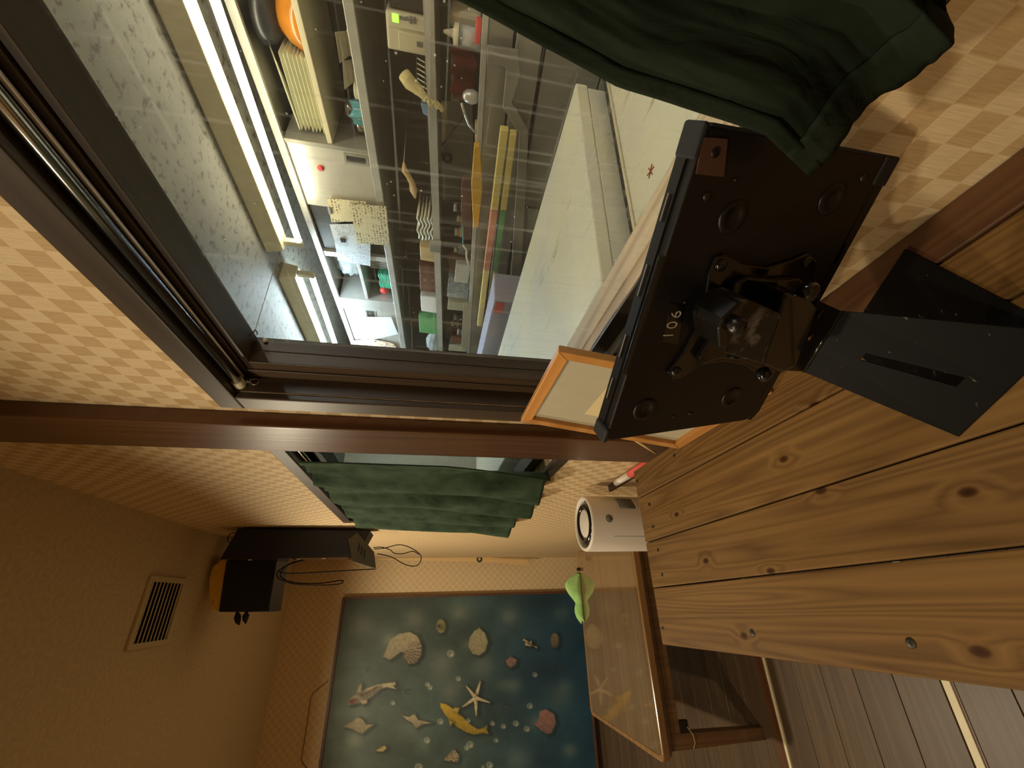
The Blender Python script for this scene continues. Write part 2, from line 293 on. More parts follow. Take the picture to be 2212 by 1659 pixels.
M['note'] = written('handwritten_note', (226, 214, 176), (120, 104, 80), 0.0125, 0.53)
M['note_w'] = written('printed_note', (222, 228, 232), (120, 126, 138), 0.008, 0.54)
M['white_paper'] = plain('white_paper', (236, 240, 242), 0.8, 0, 0.02)
M['flyer'] = specky('colour_flyer', (224, 190, 196), (62, 52, 66), 60, 0.52, 0.6, base2=(226, 206, 120))
M['blue_pk'] = plain('blue_packet', (112, 140, 178), 0.5, 0, 0.1)
M['green_pk'] = plain('green_packet', (92, 150, 92), 0.5, 0, 0.1)
M['teal_pk'] = plain('teal_film', (92, 160, 172), 0.4, 0, 0.15)
M['card'] = plain('grey_cardboard', (170, 162, 136), 0.8, 0, 0.06)
M['rope'] = fabric('cotton_rope', (196, 180, 128), (222, 208, 160))
M['counter_w'] = specky('white_laminate', (228, 222, 190), (176, 166, 134), 16, 0.62, 0.45, streak=(1, 0.25, 1), base2=(214, 212, 200))
M['gasket'] = specky('mouldy_gasket', (30, 26, 22), (160, 146, 104), 50, 0.55, 0.7)
M['lilac'] = plain('lilac_grey_box', (176, 174, 196), 0.45, 0, 0.04)
M['gold_straw'] = specky('yellow_straw', (240, 190, 64), (170, 110, 36), 30, 0.58, 0.7)
M['cable'] = plain('black_cable', (14, 12, 11), 0.8, 0, 0.1, spec=0.1)
M['brown_cord'] = plain('tan_cord', (122, 92, 48), 0.7, 0, 0.1)
M['vent'] = plain('cream_vent', (196, 178, 140), 0.5, 0, 0.04)
M['bracket'] = plain('grey_bracket', (84, 76, 62), 0.5, 0.4, 0.1)
M['frame_dk'] = wood('mural_frame', (70, 42, 30), (100, 66, 48), 'Z', 1, 0.5)
M['baseboard'] = plain('dark_baseboard', (44, 28, 16), 0.45, 0, 0.15)
M['amber'] = plain('amber_glaze', (196, 124, 34), 0.25, 0, 0.15, coat=0.4)
M['dark_glaze'] = plain('dark_glaze', (46, 44, 46), 0.25, 0, 0.3, 14)
M['glassware'] = film('clear_glassware', (214, 222, 220), 0.35)
M['red_mark'] = plain('red_mark', (150, 40, 30), 0.6)
M['silver_txt'] = plain('silver_lettering', (190, 180, 165), 0.5, 0.0, 0.05)
M['brown_tape'] = plain('brown_tape', (84, 58, 46), 0.5, 0, 0.08)

# ------------------------------------------------------------------ mesh helpers
class MB:
    def __init__(s): s.v = []; s.f = []; s.sm = []
    def add(s, verts, faces, smooth=False):
        o = len(s.v); s.v += [Vector(v) for v in verts]; s.f += [tuple(i + o for i in f) for f in faces]; s.sm += [smooth] * len(faces); return s
    def box(s, x0, x1, y0, y1, z0, z1):
        return s.hexa([(x0, y0, z0), (x1, y0, z0), (x1, y1, z0), (x0, y1, z0)], [(x0, y0, z1), (x1, y0, z1), (x1, y1, z1), (x0, y1, z1)])
    def hexa(s, a, b):
        n = len(a); return s.add(list(a) + list(b), [tuple(range(n))[::-1], tuple(range(n, 2 * n))] + [(i, (i + 1) % n, n + (i + 1) % n, n + i) for i in range(n)])
    def prism(s, poly, vec):
        vec = Vector(vec); return s.hexa([Vector(p) for p in poly], [Vector(p) + vec for p in poly])
    def obox(s, c, ax, ay, az):
        c, ax, ay, az = map(Vector, (c, ax, ay, az))
        return s.hexa([c - ax - ay - az, c + ax - ay - az, c + ax + ay - az, c - ax + ay - az], [c - ax - ay + az, c + ax - ay + az, c + ax + ay + az, c - ax + ay + az])
    def tube(s, pts, r, seg=10, cap=True):
        pts = [Vector(p) for p in pts]; rs = r if isinstance(r, (list, tuple)) else [r] * len(pts)
        vs_, fs = [], []; prev = None
        for i, p in enumerate(pts):
            t = (pts[min(i + 1, len(pts) - 1)] - pts[max(i - 1, 0)]).normalized()
            if prev is None:
                a = Vector((0, 0, 1)) if abs(t.z) < 0.9 else Vector((1, 0, 0)); n = t.cross(a).normalized()
            else: n = (prev - t * prev.dot(t)).normalized()
            prev = n; b = t.cross(n)
            for k in range(seg):
                an = 2 * math.pi * k / seg; vs_.append(p + (n * math.cos(an) + b * math.sin(an)) * rs[i])
        for i in range(len(pts) - 1):
            for k in range(seg):
                k2 = (k + 1) % seg; fs.append((i * seg + k, i * seg + k2, (i + 1) * seg + k2, (i + 1) * seg + k))
        if cap: fs += [tuple(range(seg))[::-1], tuple(range((len(pts) - 1) * seg, len(pts) * seg))]
        return s.add(vs_, fs, True)
    def lathe(s, prof, o, axis=(0, 0, 1), seg=28):
        o, ax = Vector(o), Vector(axis).normalized(); u = ax.orthogonal().normalized(); v_ = ax.cross(u)
        vs_, fs = [], []
        for r, h in prof:
            for k in range(seg):
                an = 2 * math.pi * k / seg; vs_.append(o + ax * h + (u * math.cos(an) + v_ * math.sin(an)) * r)
        for i in range(len(prof) - 1):
            for k in range(seg):
                k2 = (k + 1) % seg; fs.append((i * seg + k, i * seg + k2, (i + 1) * seg + k2, (i + 1) * seg + k))
        return s.add(vs_, fs, True)
    def sheet(s, fn, nu, nv):
        vs_ = [fn(i / nu, j / nv) for j in range(nv + 1) for i in range(nu + 1)]
        fs = [(j * (nu + 1) + i, j * (nu + 1) + i + 1, (j + 1) * (nu + 1) + i + 1, (j + 1) * (nu + 1) + i) for j in range(nv) for i in range(nu)]
        return s.add(vs_, fs, True)

WL = {}                                        # world place of every object made here
def put(o, loc, parent):
    loc = Vector(loc); col.objects.link(o); WL[o.name] = loc
    if parent: o.parent = parent; o.location = loc - WL[parent.name]
    else: o.location = loc
    return o
def tag(o, label=None, cat=None, group=None, kind=None):
    if label: o['label'] = label
    if cat: o['category'] = cat
    if group: o['group'] = group
    if kind: o['kind'] = kind
    return o
def obj(name, mb, m, parent=None, bevel=0.0, solid=0.0, label=None, seg=2):
    vs_ = mb.v; lo = Vector([min(v[i] for v in vs_) for i in range(3)]); hi = Vector([max(v[i] for v in vs_) for i in range(3)])
    o0 = Vector(((lo.x + hi.x) / 2, (lo.y + hi.y) / 2, lo.z))
    me = bpy.data.meshes.new(name); me.from_pydata([tuple(v - o0) for v in vs_], [], mb.f)
    bm = bmesh.new(); bm.from_mesh(me); bmesh.ops.recalc_face_normals(bm, faces=bm.faces); bm.to_mesh(me); bm.free()
    for p_, sm in zip(me.polygons, mb.sm): p_.use_smooth = sm
    me.materials.append(M[m] if isinstance(m, str) else m)
    o = bpy.data.objects.new(name, me); put(o, o0, parent)
    if solid:
        md = o.modifiers.new('solid', 'SOLIDIFY'); md.thickness = solid; md.offset = 0
    if bevel:
        md = o.modifiers.new('bevel', 'BEVEL'); md.width = bevel; md.segments = seg; md.limit_method = 'ANGLE'; md.angle_limit = 0.6
        try: md.harden_normals = False
        except Exception: pass
    if label: o['label'] = label
    return o
def thing(name, label, cat, loc, group=None, kind=None):
    e = bpy.data.objects.new(name, None); e.empty_display_size = 0.05; put(e, loc, None); return tag(e, label, cat, group, kind)
def struct(name, mb, m, parent=None, bevel=0.0):
    o = obj(name, mb, m, parent, bevel); 
    if parent is None: o['kind'] = 'structure'
    return o
def sroot(name, loc):
    e = bpy.data.objects.new(name, None); e.empty_display_size = 0.05; put(e, loc, None); e['kind'] = 'structure'; return e
def dup(o, delta, name=None, label=None, parent=None):
    c = o.copy(); col.objects.link(c); WL[c.name] = WL[o.name] + Vector(delta); c.location = o.location + (Vector(delta) if parent is None else Vector((0, 0, 0)))
    if parent: c.parent = parent
    if label: c['label'] = label
    for ch in o.children: dup(ch, (0, 0, 0), parent=c)
    return c
ORD = ['first', 'second', 'third', 'fourth', 'fifth', 'sixth', 'seventh', 'eighth', 'ninth']
def R(z): return z + H0                        # heights measured from the lens

# ------------------------------------------------------------------ room shell
WX, WT = 0.36, 0.12                           # right wall face and thickness
YB, CE = 4.40, 2.74                           # back wall, ceiling
LX, RY = -2.3, -1.6                           # left wall, wall behind the photographer
W1 = dict(y0=-0.62, y1=0.784, z0=R(-0.320), z1=R(0.378))
W2 = dict(y0=1.085, y1=2.165, z0=R(-0.345), z1=R(0.372))
mb = MB(); x0, x1 = WX, WX + WT
mb.box(x0, x1, RY, W1['y0'], 0, CE); mb.box(x0, x1, W1['y0'], W1['y1'], 0, W1['z0']); mb.box(x0, x1, W1['y0'], W1['y1'], W1['z1'], CE)
mb.box(x0, x1, W1['y1'], W2['y0'], 0, CE); mb.box(x0, x1, W2['y0'], W2['y1'], 0, W2['z0']); mb.box(x0, x1, W2['y0'], W2['y1'], W2['z1'], CE)
mb.box(x0, x1, W2['y1'], YB, 0, CE)
struct('wall_right', mb, 'paper')
struct('wall_back', MB().box(LX - 0.1, WX + WT, YB, YB + 0.1, 0, CE), 'paper_back')
struct('wall_left', MB().box(LX - 0.1, LX, RY, YB, 0, CE), 'paper_plain')
struct('wall_front', MB().box(LX - 0.1, WX + WT, RY - 0.1, RY, 0, CE), 'paper_plain')
struct('ceiling', MB().box(LX - 0.1, WX + WT, RY - 0.1, YB + 0.1, CE, CE + 0.08), 'ceil')
fl = struct('floor', MB().box(LX - 0.1, WX + WT, RY - 0.1, YB + 0.1, -0.06, -0.014), 'baseboard')
ys = [2.09]                                   # floor boards run across the room, broken by two edging strips
bounds = []
y = RY
edges = [RY, 1.253]
bw = 0.148
yy = 1.253 - bw * 19
cuts = []
while yy < 1.2: cuts.append((max(yy, RY), yy + bw)); yy += bw
yy = 1.287
for k in range(5): cuts.append((yy, yy + (2.046 - 1.287) / 5)); yy += (2.046 - 1.287) / 5
yy = 2.112
nb = 15
for k in range(nb): cuts.append((yy, yy + (YB - 2.112) / nb)); yy += (YB - 2.112) / nb
for a, b in cuts:
    obj('floor_board', MB().box(LX, WX, a + 0.0012, b - 0.0012, -0.014, 0), 'floor', fl, bevel=0.0012, seg=1)
obj('edging_board', MB().box(LX, WX, 2.062, 2.110, -0.014, 0.004), 'floor_edge', fl, bevel=0.002)
obj('metal_strip', MB().box(LX, WX, 2.047, 2.061, -0.014, 0.006), 'strip', fl, bevel=0.002)
obj('metal_strip', MB().box(LX, WX, 1.254, 1.279, -0.014, 0.006), 'strip', fl, bevel=0.002)
obj('metal_strip', MB().box(LX, WX, 1.2475, 1.2525, -0.014, 0.002), 'floor_edge', fl)
struct('baseboard_back', MB().box(LX, WX, YB - 0.022, YB, 0, 0.045), 'baseboard', bevel=0.003)
struct('baseboard_right', MB().box(WX - 0.015, WX, 1.05, YB - 0.022, 0, 0.06), 'baseboard', bevel=0.003)
struct('trim_1', MB().box(0.328, WX, 0.880, 1.045, 0, CE), 'post', bevel=0.0035)

# ---- window 1 (to the kitchen)
w1 = sroot('window_1', (WX, 0.1, W1['z0']))
cx0, cx1 = 0.346, 0.3605
zt, zb, yf, yn = W1['z1'], W1['z0'], W1['y1'], W1['y0']
obj('casing_head', MB().box(cx0, cx1, yn - 0.05, yf + 0.052, zt - 0.006, zt + 0.036), 'casing', w1, 0.003)
obj('casing_side', MB().box(cx0, cx1, yf, yf + 0.052, zb - 0.004, zt - 0.006), 'casing_z', w1, 0.003)
obj('casing_side', MB().box(cx0, cx1, yn - 0.05, yn, zb - 0.004, zt - 0.006), 'casing_z', w1, 0.003)
obj('soffit_lining', MB().box(cx1, WX + WT, yn, yf, zt - 0.004, zt), 'casing', w1)
obj('jamb_lining', MB().box(cx1, WX + WT, yf - 0.003, yf, zb, zt - 0.004), 'casing_z', w1)
obj('jamb_lining', MB().box(cx1, WX + WT, yn, yn + 0.003, zb, zt - 0.004), 'casing_z', w1)
ff = 0.391
obj('head_rail', MB().box(ff, 0.412, yn, yf, R(0.352), zt - 0.004), 'casing', w1, 0.0015)
obj('head_rail', MB().box(ff + 0.003, 0.450, yn, yf, R(0.340), R(0.3505)), 'casing', w1, 0.0015)
obj('stile', MB().box(ff, 0.412, yf - 0.030, yf - 0.003, R(-0.28), R(0.352)), 'casing_z', w1, 0.0015)
obj('stile', MB().box(ff + 0.002, 0.418, yf - 0.057, yf - 0.0315, R(-0.28), R(0.340)), 'casing_z', w1, 0.0015)
obj('stile', MB().box(0.4185, 0.4405, yf - 0.057, yf - 0.0315, R(-0.28), R(0.340)), 'casing_z', w1, 0.0015)
obj('stile', MB().box(ff, 0.4405, yn, yn + 0.06, R(-0.28), R(0.340)), 'casing_z', w1, 0.0015)
obj('sill_board', MB().box(0.4435, 0.500, yn, yf - 0.004, R(-0.30), R(-0.280)), 'sill', w1, 0.0025)
obj('sill_board', MB().box(0.416, 0.4405, yn, yf - 0.004, R(-0.312), R(-0.280)), 'sill', w1, 0.0025)
obj('sill_fascia', MB().box(0.4105, 0.4155, yn, yf - 0.004, R(-0.3095), R(-0.2805)), 'casing', w1, 0.001)
obj('sill_ledge', MB().box(0.394, 0.4155, yn, yf - 0.004, R(-0.3198), R(-0.310)), 'white_ledge', w1, 0.002)
obj('sill_nosing', MB().box(cx0, 0.3935, yn, yf - 0.004, R(-0.3198), R(-0.3165)), 'casing', w1, 0.002)
obj('glass_pane', MB().box(0.4413, 0.4433, yn + 0.002, yf - 0.010, R(-0.283), R(0.344)), 'glass', w1)
# ---- window 2 (beyond the post)
w2 = sroot('window_2', (WX, 1.6, W2['z0']))
zt, zb, yf, yn = W2['z1'], W2['z0'], W2['y1'], W2['y0']
obj('casing_head', MB().box(cx0, cx1, yn - 0.03, yf + 0.045, zt - 0.004, zt + 0.036), 'casing', w2, 0.003)
obj('casing_side', MB().box(cx0, cx1, yf, yf + 0.045, zb - 0.036, zt - 0.004), 'casing_z', w2, 0.003)
obj('casing_side', MB().box(cx0, cx1, yn - 0.035, yn, zb - 0.036, zt - 0.004), 'casing_z', w2, 0.003)
obj('casing_apron', MB().box(cx0, cx1, yn, yf, zb - 0.036, zb + 0.002), 'casing', w2, 0.003)
obj('soffit_lining', MB().box(cx1, WX + WT, yn, yf, zt - 0.004, zt), 'casing', w2)
obj('jamb_lining', MB().box(cx1, WX + WT, yf - 0.003, yf, zb, zt - 0.004), 'casing_z', w2)
obj('head_rail', MB().box(ff, 0.44, yn, yf, zt - 0.05, zt - 0.004), 'black_matt', w2, 0.001)
obj('bottom_rail', MB().box(ff, 0.44, yn, yf, zb, zb + 0.035), 'casing', w2, 0.001)
obj('glass_pane', MB().box(0.4413, 0.4433, yn, yf, zb, zt - 0.004), 'pane2', w2)

# ---- kitchen shell beyond the windows
KX, KZ = 1.96, R(0.735)
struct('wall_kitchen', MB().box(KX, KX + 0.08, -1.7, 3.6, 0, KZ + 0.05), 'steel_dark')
struct('wall_kitchen_far', MB().box(WX + WT + 0.005, KX + 0.08, 3.6, 3.68, 0, KZ + 0.05), 'lamp_white')
struct('wall_kitchen_near', MB().box(WX + WT + 0.005, KX + 0.08, -1.78, -1.7, 0, KZ + 0.05), 'steel_dull')
struct('floor_kitchen', MB().box(WX + WT + 0.005, KX + 0.08, -1.78, 3.68, -0.06, 0), 'grey_pl')
kc = sroot('ceiling_kitchen', (1.2, 0.9, KZ))
yk = -1.7
for a, b in ((-1.7, -0.72), (-0.72, 0.30), (0.30, 1.55), (1.55, 2.60), (2.60, 3.6)):
    obj('ceiling_panel', MB().box(WX + WT + 0.005, KX, a + 0.0015, b - 0.0015, KZ, KZ + 0.05), 'grime', kc, 0.002)

# ------------------------------------------------------------------ ceiling lamps (their own light)
for i, (lx, ly, lz, watt, cone) in enumerate(LAMPS):
    t = thing('ceiling_spotlight', ['cream ceiling spotlight over the low table', 'cream ceiling spotlight above the plank counter', 'added cream fill spotlight, out of view over the aisle'][i], 'lamp', (lx, ly, lz), 'ceiling spotlights')
    obj('canopy', MB().lathe([(0.0, 0.0), (0.055, 0.0), (0.055, -0.02), (0.0, -0.02)], (lx, ly, CE)), 'lamp_white', t)
    obj('stem', MB().tube([(lx, ly, CE - 0.02), (lx, ly, lz + 0.04)], 0.006), 'lamp_white', t)
    obj('shade', MB().lathe([(0.012, 0.045), (0.035, 0.04), (0.05, 0.0), (0.055, -0.035), (0.052, -0.035), (0.046, 0.0), (0.03, 0.035)], (lx, ly, lz)), 'lamp_white', t)
    obj('bulb', MB().lathe([(0.001, 0.03), (0.02, 0.02), (0.03, -0.005), (0.022, -0.028), (0.001, -0.034)], (lx, ly, lz)), 'bulb', t)
    ld = bpy.data.lights.new('spot_glow', 'SPOT'); ld.energy = watt; ld.color = LAMP_COL; ld.spot_size = cone; ld.spot_blend = 0.35; ld.shadow_soft_size = 0.045
    lo = bpy.data.objects.new('spot_glow', ld); put(lo, (lx, ly, lz - 0.045), t)

# ------------------------------------------------------------------ plank counter by the window
CT = R(-0.5166)
TILT = 0.0228                                  # counter is turned slightly against the wall
def cx(x, y): return x + (0.99 - y) * TILT      # plank joint at the far end -> place further along
ct = thing('plank_counter', 'brown pine plank counter fixed under the kitchen window', 'counter', (0.13, 0.3, CT - 0.03))
YN = -0.75
def plank(a0, a1, yfar, m, ynear=YN, z=0.0, a1n=None):
    g = 0.0011
    poly = [(cx(a0, ynear) + g, ynear), (cx(a1, ynear) - g if a1n is None else a1n, ynear), (cx(a1, yfar) - g, yfar), (cx(a0, yfar) + g, yfar)]
    return obj('plank', MB().hexa([(x, y_, CT - 0.03) for x, y_ in poly], [(x, y_, CT + z) for x, y_ in poly]), m, ct, bevel=0.0022)
plank(-0.098, 0.014, 0.990, 'plank'); plank(0.014, 0.112, 0.991, 'plank', z=0.0004); plank(0.112, 0.218, 0.993, 'plank', z=-0.0003)
plank(0.218, 0.289, 0.995, 'plank', z=0.0002)
obj('wall_plank', MB().hexa([(0.331, YN, CT - 0.03), (0.3585, YN, CT - 0.03), (0.3585, 0.68, CT - 0.03), (0.2985, 0.68, CT - 0.03)],
    [(0.331, YN, CT - 0.0005), (0.3585, YN, CT - 0.0005), (0.3585, 0.68, CT - 0.0005), (0.2985, 0.68, CT - 0.0005)]), 'plank_red', ct, bevel=0.002)
for yb_ in (-0.4, 0.25, 0.80):
    obj('bearer', MB().box(-0.06, 0.345, yb_, yb_ + 0.035, CT - 0.075, CT - 0.0305), 'plank_red', ct)
obj('wall_cleat', MB().box(0.33, 0.3595, -0.7, 0.85, CT - 0.115, CT - 0.0755), 'plank_red', ct)
for px in ((1968, 1389), (1625, 1367), (1432, 1358), (1431, 1242), (1422, 1188), (1411, 1138), (1403, 1090), (1377, 1040), (1457, 984)):
    p = PZ(px, CT); big = 0.0052 if px[0] > 1500 else 0.0042
    s_ = obj('screw', MB().lathe([(big, -0.001), (big, 0.0008), (big * 0.8, 0.0012), (0.0001, 0.0010)], (p.x, p.y, CT), seg=14), 'screw', ct)
    obj('cross_slot', MB().box(p.x - big * .6, p.x + big * .6, p.y - .0006, p.y + .0006, CT + .0009, CT + .0014).box(p.x - .0006, p.x + .0006, p.y - big * .6, p.y + big * .6, CT + .0009, CT + .0014), 'black', s_)

# ------------------------------------------------------------------ tablet on its bracket
SC = 0.95
tl = Vector((0.500112, -0.865765, 0.018393)).normalized(); td = Vector((0.208453, 0.099744, -0.972933)).normalized()
tn = Vector((-0.840497, -0.490410, -0.230354)).normalized()
TC = Vector((0.250787, 0.292844, -0.293888)) * SC + Vector((0, 0, H0)); TW, TH = 0.30 * SC, 0.22723 * SC
CAM = Vector((0, 0, H0))
def T(px, off=0.0):
    r = Vector(ray(px)); k = ((TC + tn * off) - CAM).dot(tn) / r.dot(tn); return CAM + r * k
def TL(a, b, off=0.0): return TC + tl * a - td * b + tn * off      # a to the right, b up
ts = thing('tablet_stand', 'black tablet back on a swivel bracket marked 106 on the counter', 'tablet', (0.17, 0.29, CT))
def rrect(w_, h_, r, off, a0=0, b0=0, n=5):
    out = []
    for cxs, cys, st in ((1, 1, 0), (-1, 1, 90), (-1, -1, 180), (1, -1, 270)):
        for k in range(n + 1):
            an = math.radians(st + 90 * k / n); out.append(TL(a0 + cxs * (w_ / 2 - r) + r * math.cos(an), b0 + cys * (h_ / 2 - r) + r * math.sin(an), off))
    return out
sl0, sl1 = T((1790, 570)), T((1824, 526))
sa0, sa1 = (sl0 - TC).dot(tl), (sl1 - TC).dot(tl)
hh = TH / 2
obj('back_cover', MB().prism(rrect(TW, TH - 0.0105, 0.008, 0.0, 0, 0.00525), -tn * 0.010), 'black', ts, bevel=0.0015)
obj('device_body', MB().prism(rrect(TW - 0.006, TH - 0.022, 0.010, -0.0102, 0, 0.006), -tn * 0.0095), 'black_gloss', ts, bevel=0.002)
fb = MB().prism([TL(-TW / 2 + .012, -hh, 0), TL(TW / 2 - .004, -hh, 0), TL(TW / 2, -hh + .004, 0), TL(TW / 2, -hh + .006, 0), TL(-TW / 2, -hh + .006, 0), TL(-TW / 2, -hh + .010, 0)][:5], -tn * 0.008)
fb.prism([TL(-TW / 2, -hh + .006, 0), TL(sa0, -hh + .006, 0), TL(sa0, -hh + .0106, 0), TL(-TW / 2, -hh + .0106, 0)], -tn * 0.008)
fb.prism([TL(sa1, -hh + .006, 0), TL(TW / 2, -hh + .006, 0), TL(TW / 2, -hh + .0106, 0), TL(sa1, -hh + .0106, 0)], -tn * 0.008)
obj('bottom_flange', fb, 'black', ts)
# top rim tray with slots
obj('top_rim', MB().prism([TL(-TW / 2 + .004, hh - .001, -.010), TL(TW / 2 - .004, hh - .001, -.010), TL(TW / 2 - .004, hh + .0012, -.010), TL(-TW / 2 + .004, hh + .0012, -.010)], -tn * 0.011), 'black', ts)
obj('top_bead', MB().prism([TL(-.062, hh - .003, .0), TL(.052, hh - .003, .0), TL(.052, hh + .003, .0), TL(-.062, hh + .003, .0)], -tn * 0.006), 'black_gloss', ts, bevel=0.002)
for a0, a1 in ((-0.098, -0.074), (-0.050, -0.026), (0.012, 0.040), (0.075, 0.096)):
    obj('rim_slot', MB().prism([TL(a0, hh + .0005, -.0125), TL(a1, hh + .0005, -.0125), TL(a1, hh + .0017, -.0125), TL(a0, hh + .0017, -.0125)], -tn * 0.0035), 'black_gloss', ts, bevel=0.0008)
    obj('slot_lip', MB().prism([TL(a0, hh + .0010, -.0165), TL(a1, hh + .0010, -.0165), TL(a1, hh + .0019, -.0165), TL(a0, hh + .0019, -.0165)], -tn * 0.0006), 'steel', ts)
for sa in (-1, 1):
    g_ = 0.016 if sa < 0 else 0.022
    obj('corner_guard', MB().prism([TL(sa * (TW / 2 - g_), hh - .002, .001), TL(sa * (TW / 2 + .002), hh - .002, .001), TL(sa * (TW / 2 + .002), hh + .0035, .001), TL(sa * (TW / 2 - g_), hh + .0035, .001)], -tn * 0.0225), 'black_matt', ts, bevel=0.0022)
obj('corner_guard', MB().prism([TL(TW / 2 - .022, -hh - .002, .0015), TL(TW / 2 + .002, -hh - .002, .0015), TL(TW / 2 + .002, -hh + .016, .0015), TL(TW / 2 - .022, -hh + .016, .0015)], -tn * 0.016), 'black_matt', ts, bevel=0.0022)
obj('side_strip', MB().prism([TL(TW / 2 - .0005, -hh + .02, 0), TL(TW / 2 + .0018, -hh + .02, 0), TL(TW / 2 + .0018, hh - .004, 0), TL(TW / 2 - .0005, hh - .004, 0)], -tn * 0.018), 'black_matt', ts)
obj('camera_cover', MB().prism([T((1512, 325), .0002), T((1520, 296), .0002), T((1570, 300), .0002), T((1562, 382), .0002), T((1502, 376), .0002)], tn * 0.001), 'brown_tape', ts)
c_ = T((1545, 330), .0012); obj('camera_hole', MB().lathe([(0.0035, 0.0), (0.0035, 0.0006), (0.0001, 0.0006)], c_, tn, 14), 'black', ts)
for px in ((1392, 884), (1580, 858), (1582, 470), (1795, 432)):
    obj('emboss', MB().lathe([(0.0135, 0.0), (0.013, 0.0014), (0.0085, 0.0016), (0.008, 0.0004), (0.0001, 0.0004)], T(px), tn, 24), 'black', ts)
for px, rr in (((1527, 424), .0036), ((1865, 384), .0036), ((1491, 893), .0022), ((1455, 900), .0014), ((1479, 653), .0014), ((1588, 388), .0014)):
    obj('cover_screw', MB().lathe([(rr, 0.0), (rr, 0.0008), (rr * .6, 0.0014), (0.0001, 0.0014)], T(px), tn, 12), 'screw', ts)
vp = [(1543, 552), (1562, 547), (1600, 568), (1650, 576), (1705, 560), (1742, 545), (1757, 562), (1748, 640), (1722, 700), (1700, 760), (1660, 815), (1640, 812), (1600, 785), (1560, 778), (1510, 786), (1470, 812), (1448, 816), (1438, 803), (1474, 755), (1505, 700), (1520, 640), (1527, 590)]
obj('mount_plate', MB().prism([T(p, .0005) for p in vp], tn * 0.0035), 'black_gloss', ts, bevel=0.0012)
vp2 = [(1560, 640), (1578, 606), (1604, 594), (1660, 600), (1715, 596), (1735, 618), (1712, 700), (1690, 745), (1630, 792), (1590, 772), (1545, 768), (1508, 780), (1500, 768), (1530, 718), (1545, 680)]
obj('mount_plate_raised', MB().prism([T(p, .0045) for p in vp2], tn * 0.007), 'black_gloss', ts, bevel=0.0018)
for px in ((1557, 573), (1740, 566), (1460, 803)):
    obj('mount_screw', MB().lathe([(0.0055, 0.0), (0.0053, 0.0018), (0.003, 0.0034), (0.0001, 0.0038)], T(px, .004), tn, 18), 'black_gloss', ts)
hb = [(1600, 652), (1618, 648), (1690, 680), (1646, 788), (1566, 764), (1562, 742)]
obj('hinge_block', MB().prism([T(p, .040) for p in hb], -tn * 0.031), 'dusty_black', ts, bevel=0.002)
hb2 = [(1553, 708), (1562, 690), (1600, 652), (1612, 660), (1572, 752), (1572, 768), (1556, 752)]
obj('hinge_cheek', MB().prism([T(p, .043) for p in hb2], -tn * 0.034), 'black_gloss', ts, bevel=0.003)
obj('hinge_nut', MB().lathe([(0.0075, 0.0), (0.0075, 0.006), (0.006, 0.008), (0.0001, 0.008)], T((1586, 700), .043), tn, 8), 'dusty_black', ts)
hb3 = [(1690, 655), (1700, 634), (1756, 646), (1770, 662), (1722, 792), (1692, 806), (1646, 790)]
obj('hinge_yoke', MB().prism([T(p, .036) for p in hb3], -tn * 0.022), 'black_gloss', ts, bevel=0.003)
for px, rr in (((1742, 630), .010), ((1646, 806), .0075)):
    obj('pivot_bolt', MB().lathe([(rr, 0.0), (rr, 0.003), (rr * .8, 0.007), (rr * .4, 0.010), (0.0001, 0.0105)], T(px, .028), (tn - td * 0.3), 20), 'black_gloss', ts)
k = 0.80
def sc(p): return CAM + (PZ(p, CT) - CAM) * k
f1, f2 = sc((1735, 803)), sc((1817, 672)); b1, b2 = PZ((2069, 943), CT + .002), PZ((2306, 719), CT + .002)
lipq = [f1, f2, T((1770, 650), .020), T((1690, 801), .020)]
ln = (lipq[1] - lipq[0]).cross(lipq[3] - lipq[0]).normalized()
if ln.dot(CAM - f1) < 0: ln = -ln
obj('bracket_lip', MB().prism(lipq, -ln * 0.003), 'black', ts, bevel=0.0008)
for px, m_ in (((1772, 679), 'screw'), ((1718, 774), 'screw'), ((1751, 727), 'plank')):
    r_ = Vector(ray(px)); kk = (f1 - CAM).dot(ln) / r_.dot(ln); p = CAM + r_ * kk
    obj('lip_screw' if m_ == 'screw' else 'lip_hole', MB().lathe([(0.0042, 0.0), (0.0042, 0.0008), (0.0001, 0.0009)], p, ln, 14), m_, ts)
def pl(u, v): return (f1 * (1 - u) + f2 * u) * (1 - v) + (b1 * (1 - u) + b2 * u) * v
pn = (f2 - f1).cross(b1 - f1).normalized(); pn = pn if pn.dot(CAM - f1) > 0 else -pn
su0, su1, sv0, sv1 = 0.41, 0.51, 0.27, 0.80
pm = MB()
for (a0, a1, c0, c1) in ((0, su0, 0, 1), (su1, 1, 0, 1), (su0, su1, 0, sv0), (su0, su1, sv1, 1)):
    pm.prism([pl(a0, c0), pl(a1, c0), pl(a1, c1), pl(a0, c1)], -pn * 0.0025)
obj('sloping_plate', pm, 'scuffed', ts)
obj('fold_bead', MB().tube([f1 + pn * .0002, f2 + pn * .0002], 0.0024, 8), 'black_gloss', ts)
bq = [b1, b2, Vector((.344, .262, CT + .002)), Vector((.286, .368, CT + .002))]
obj('base_plate', MB().prism(bq, (0, 0, -0.0016)), 'scuffed', ts)
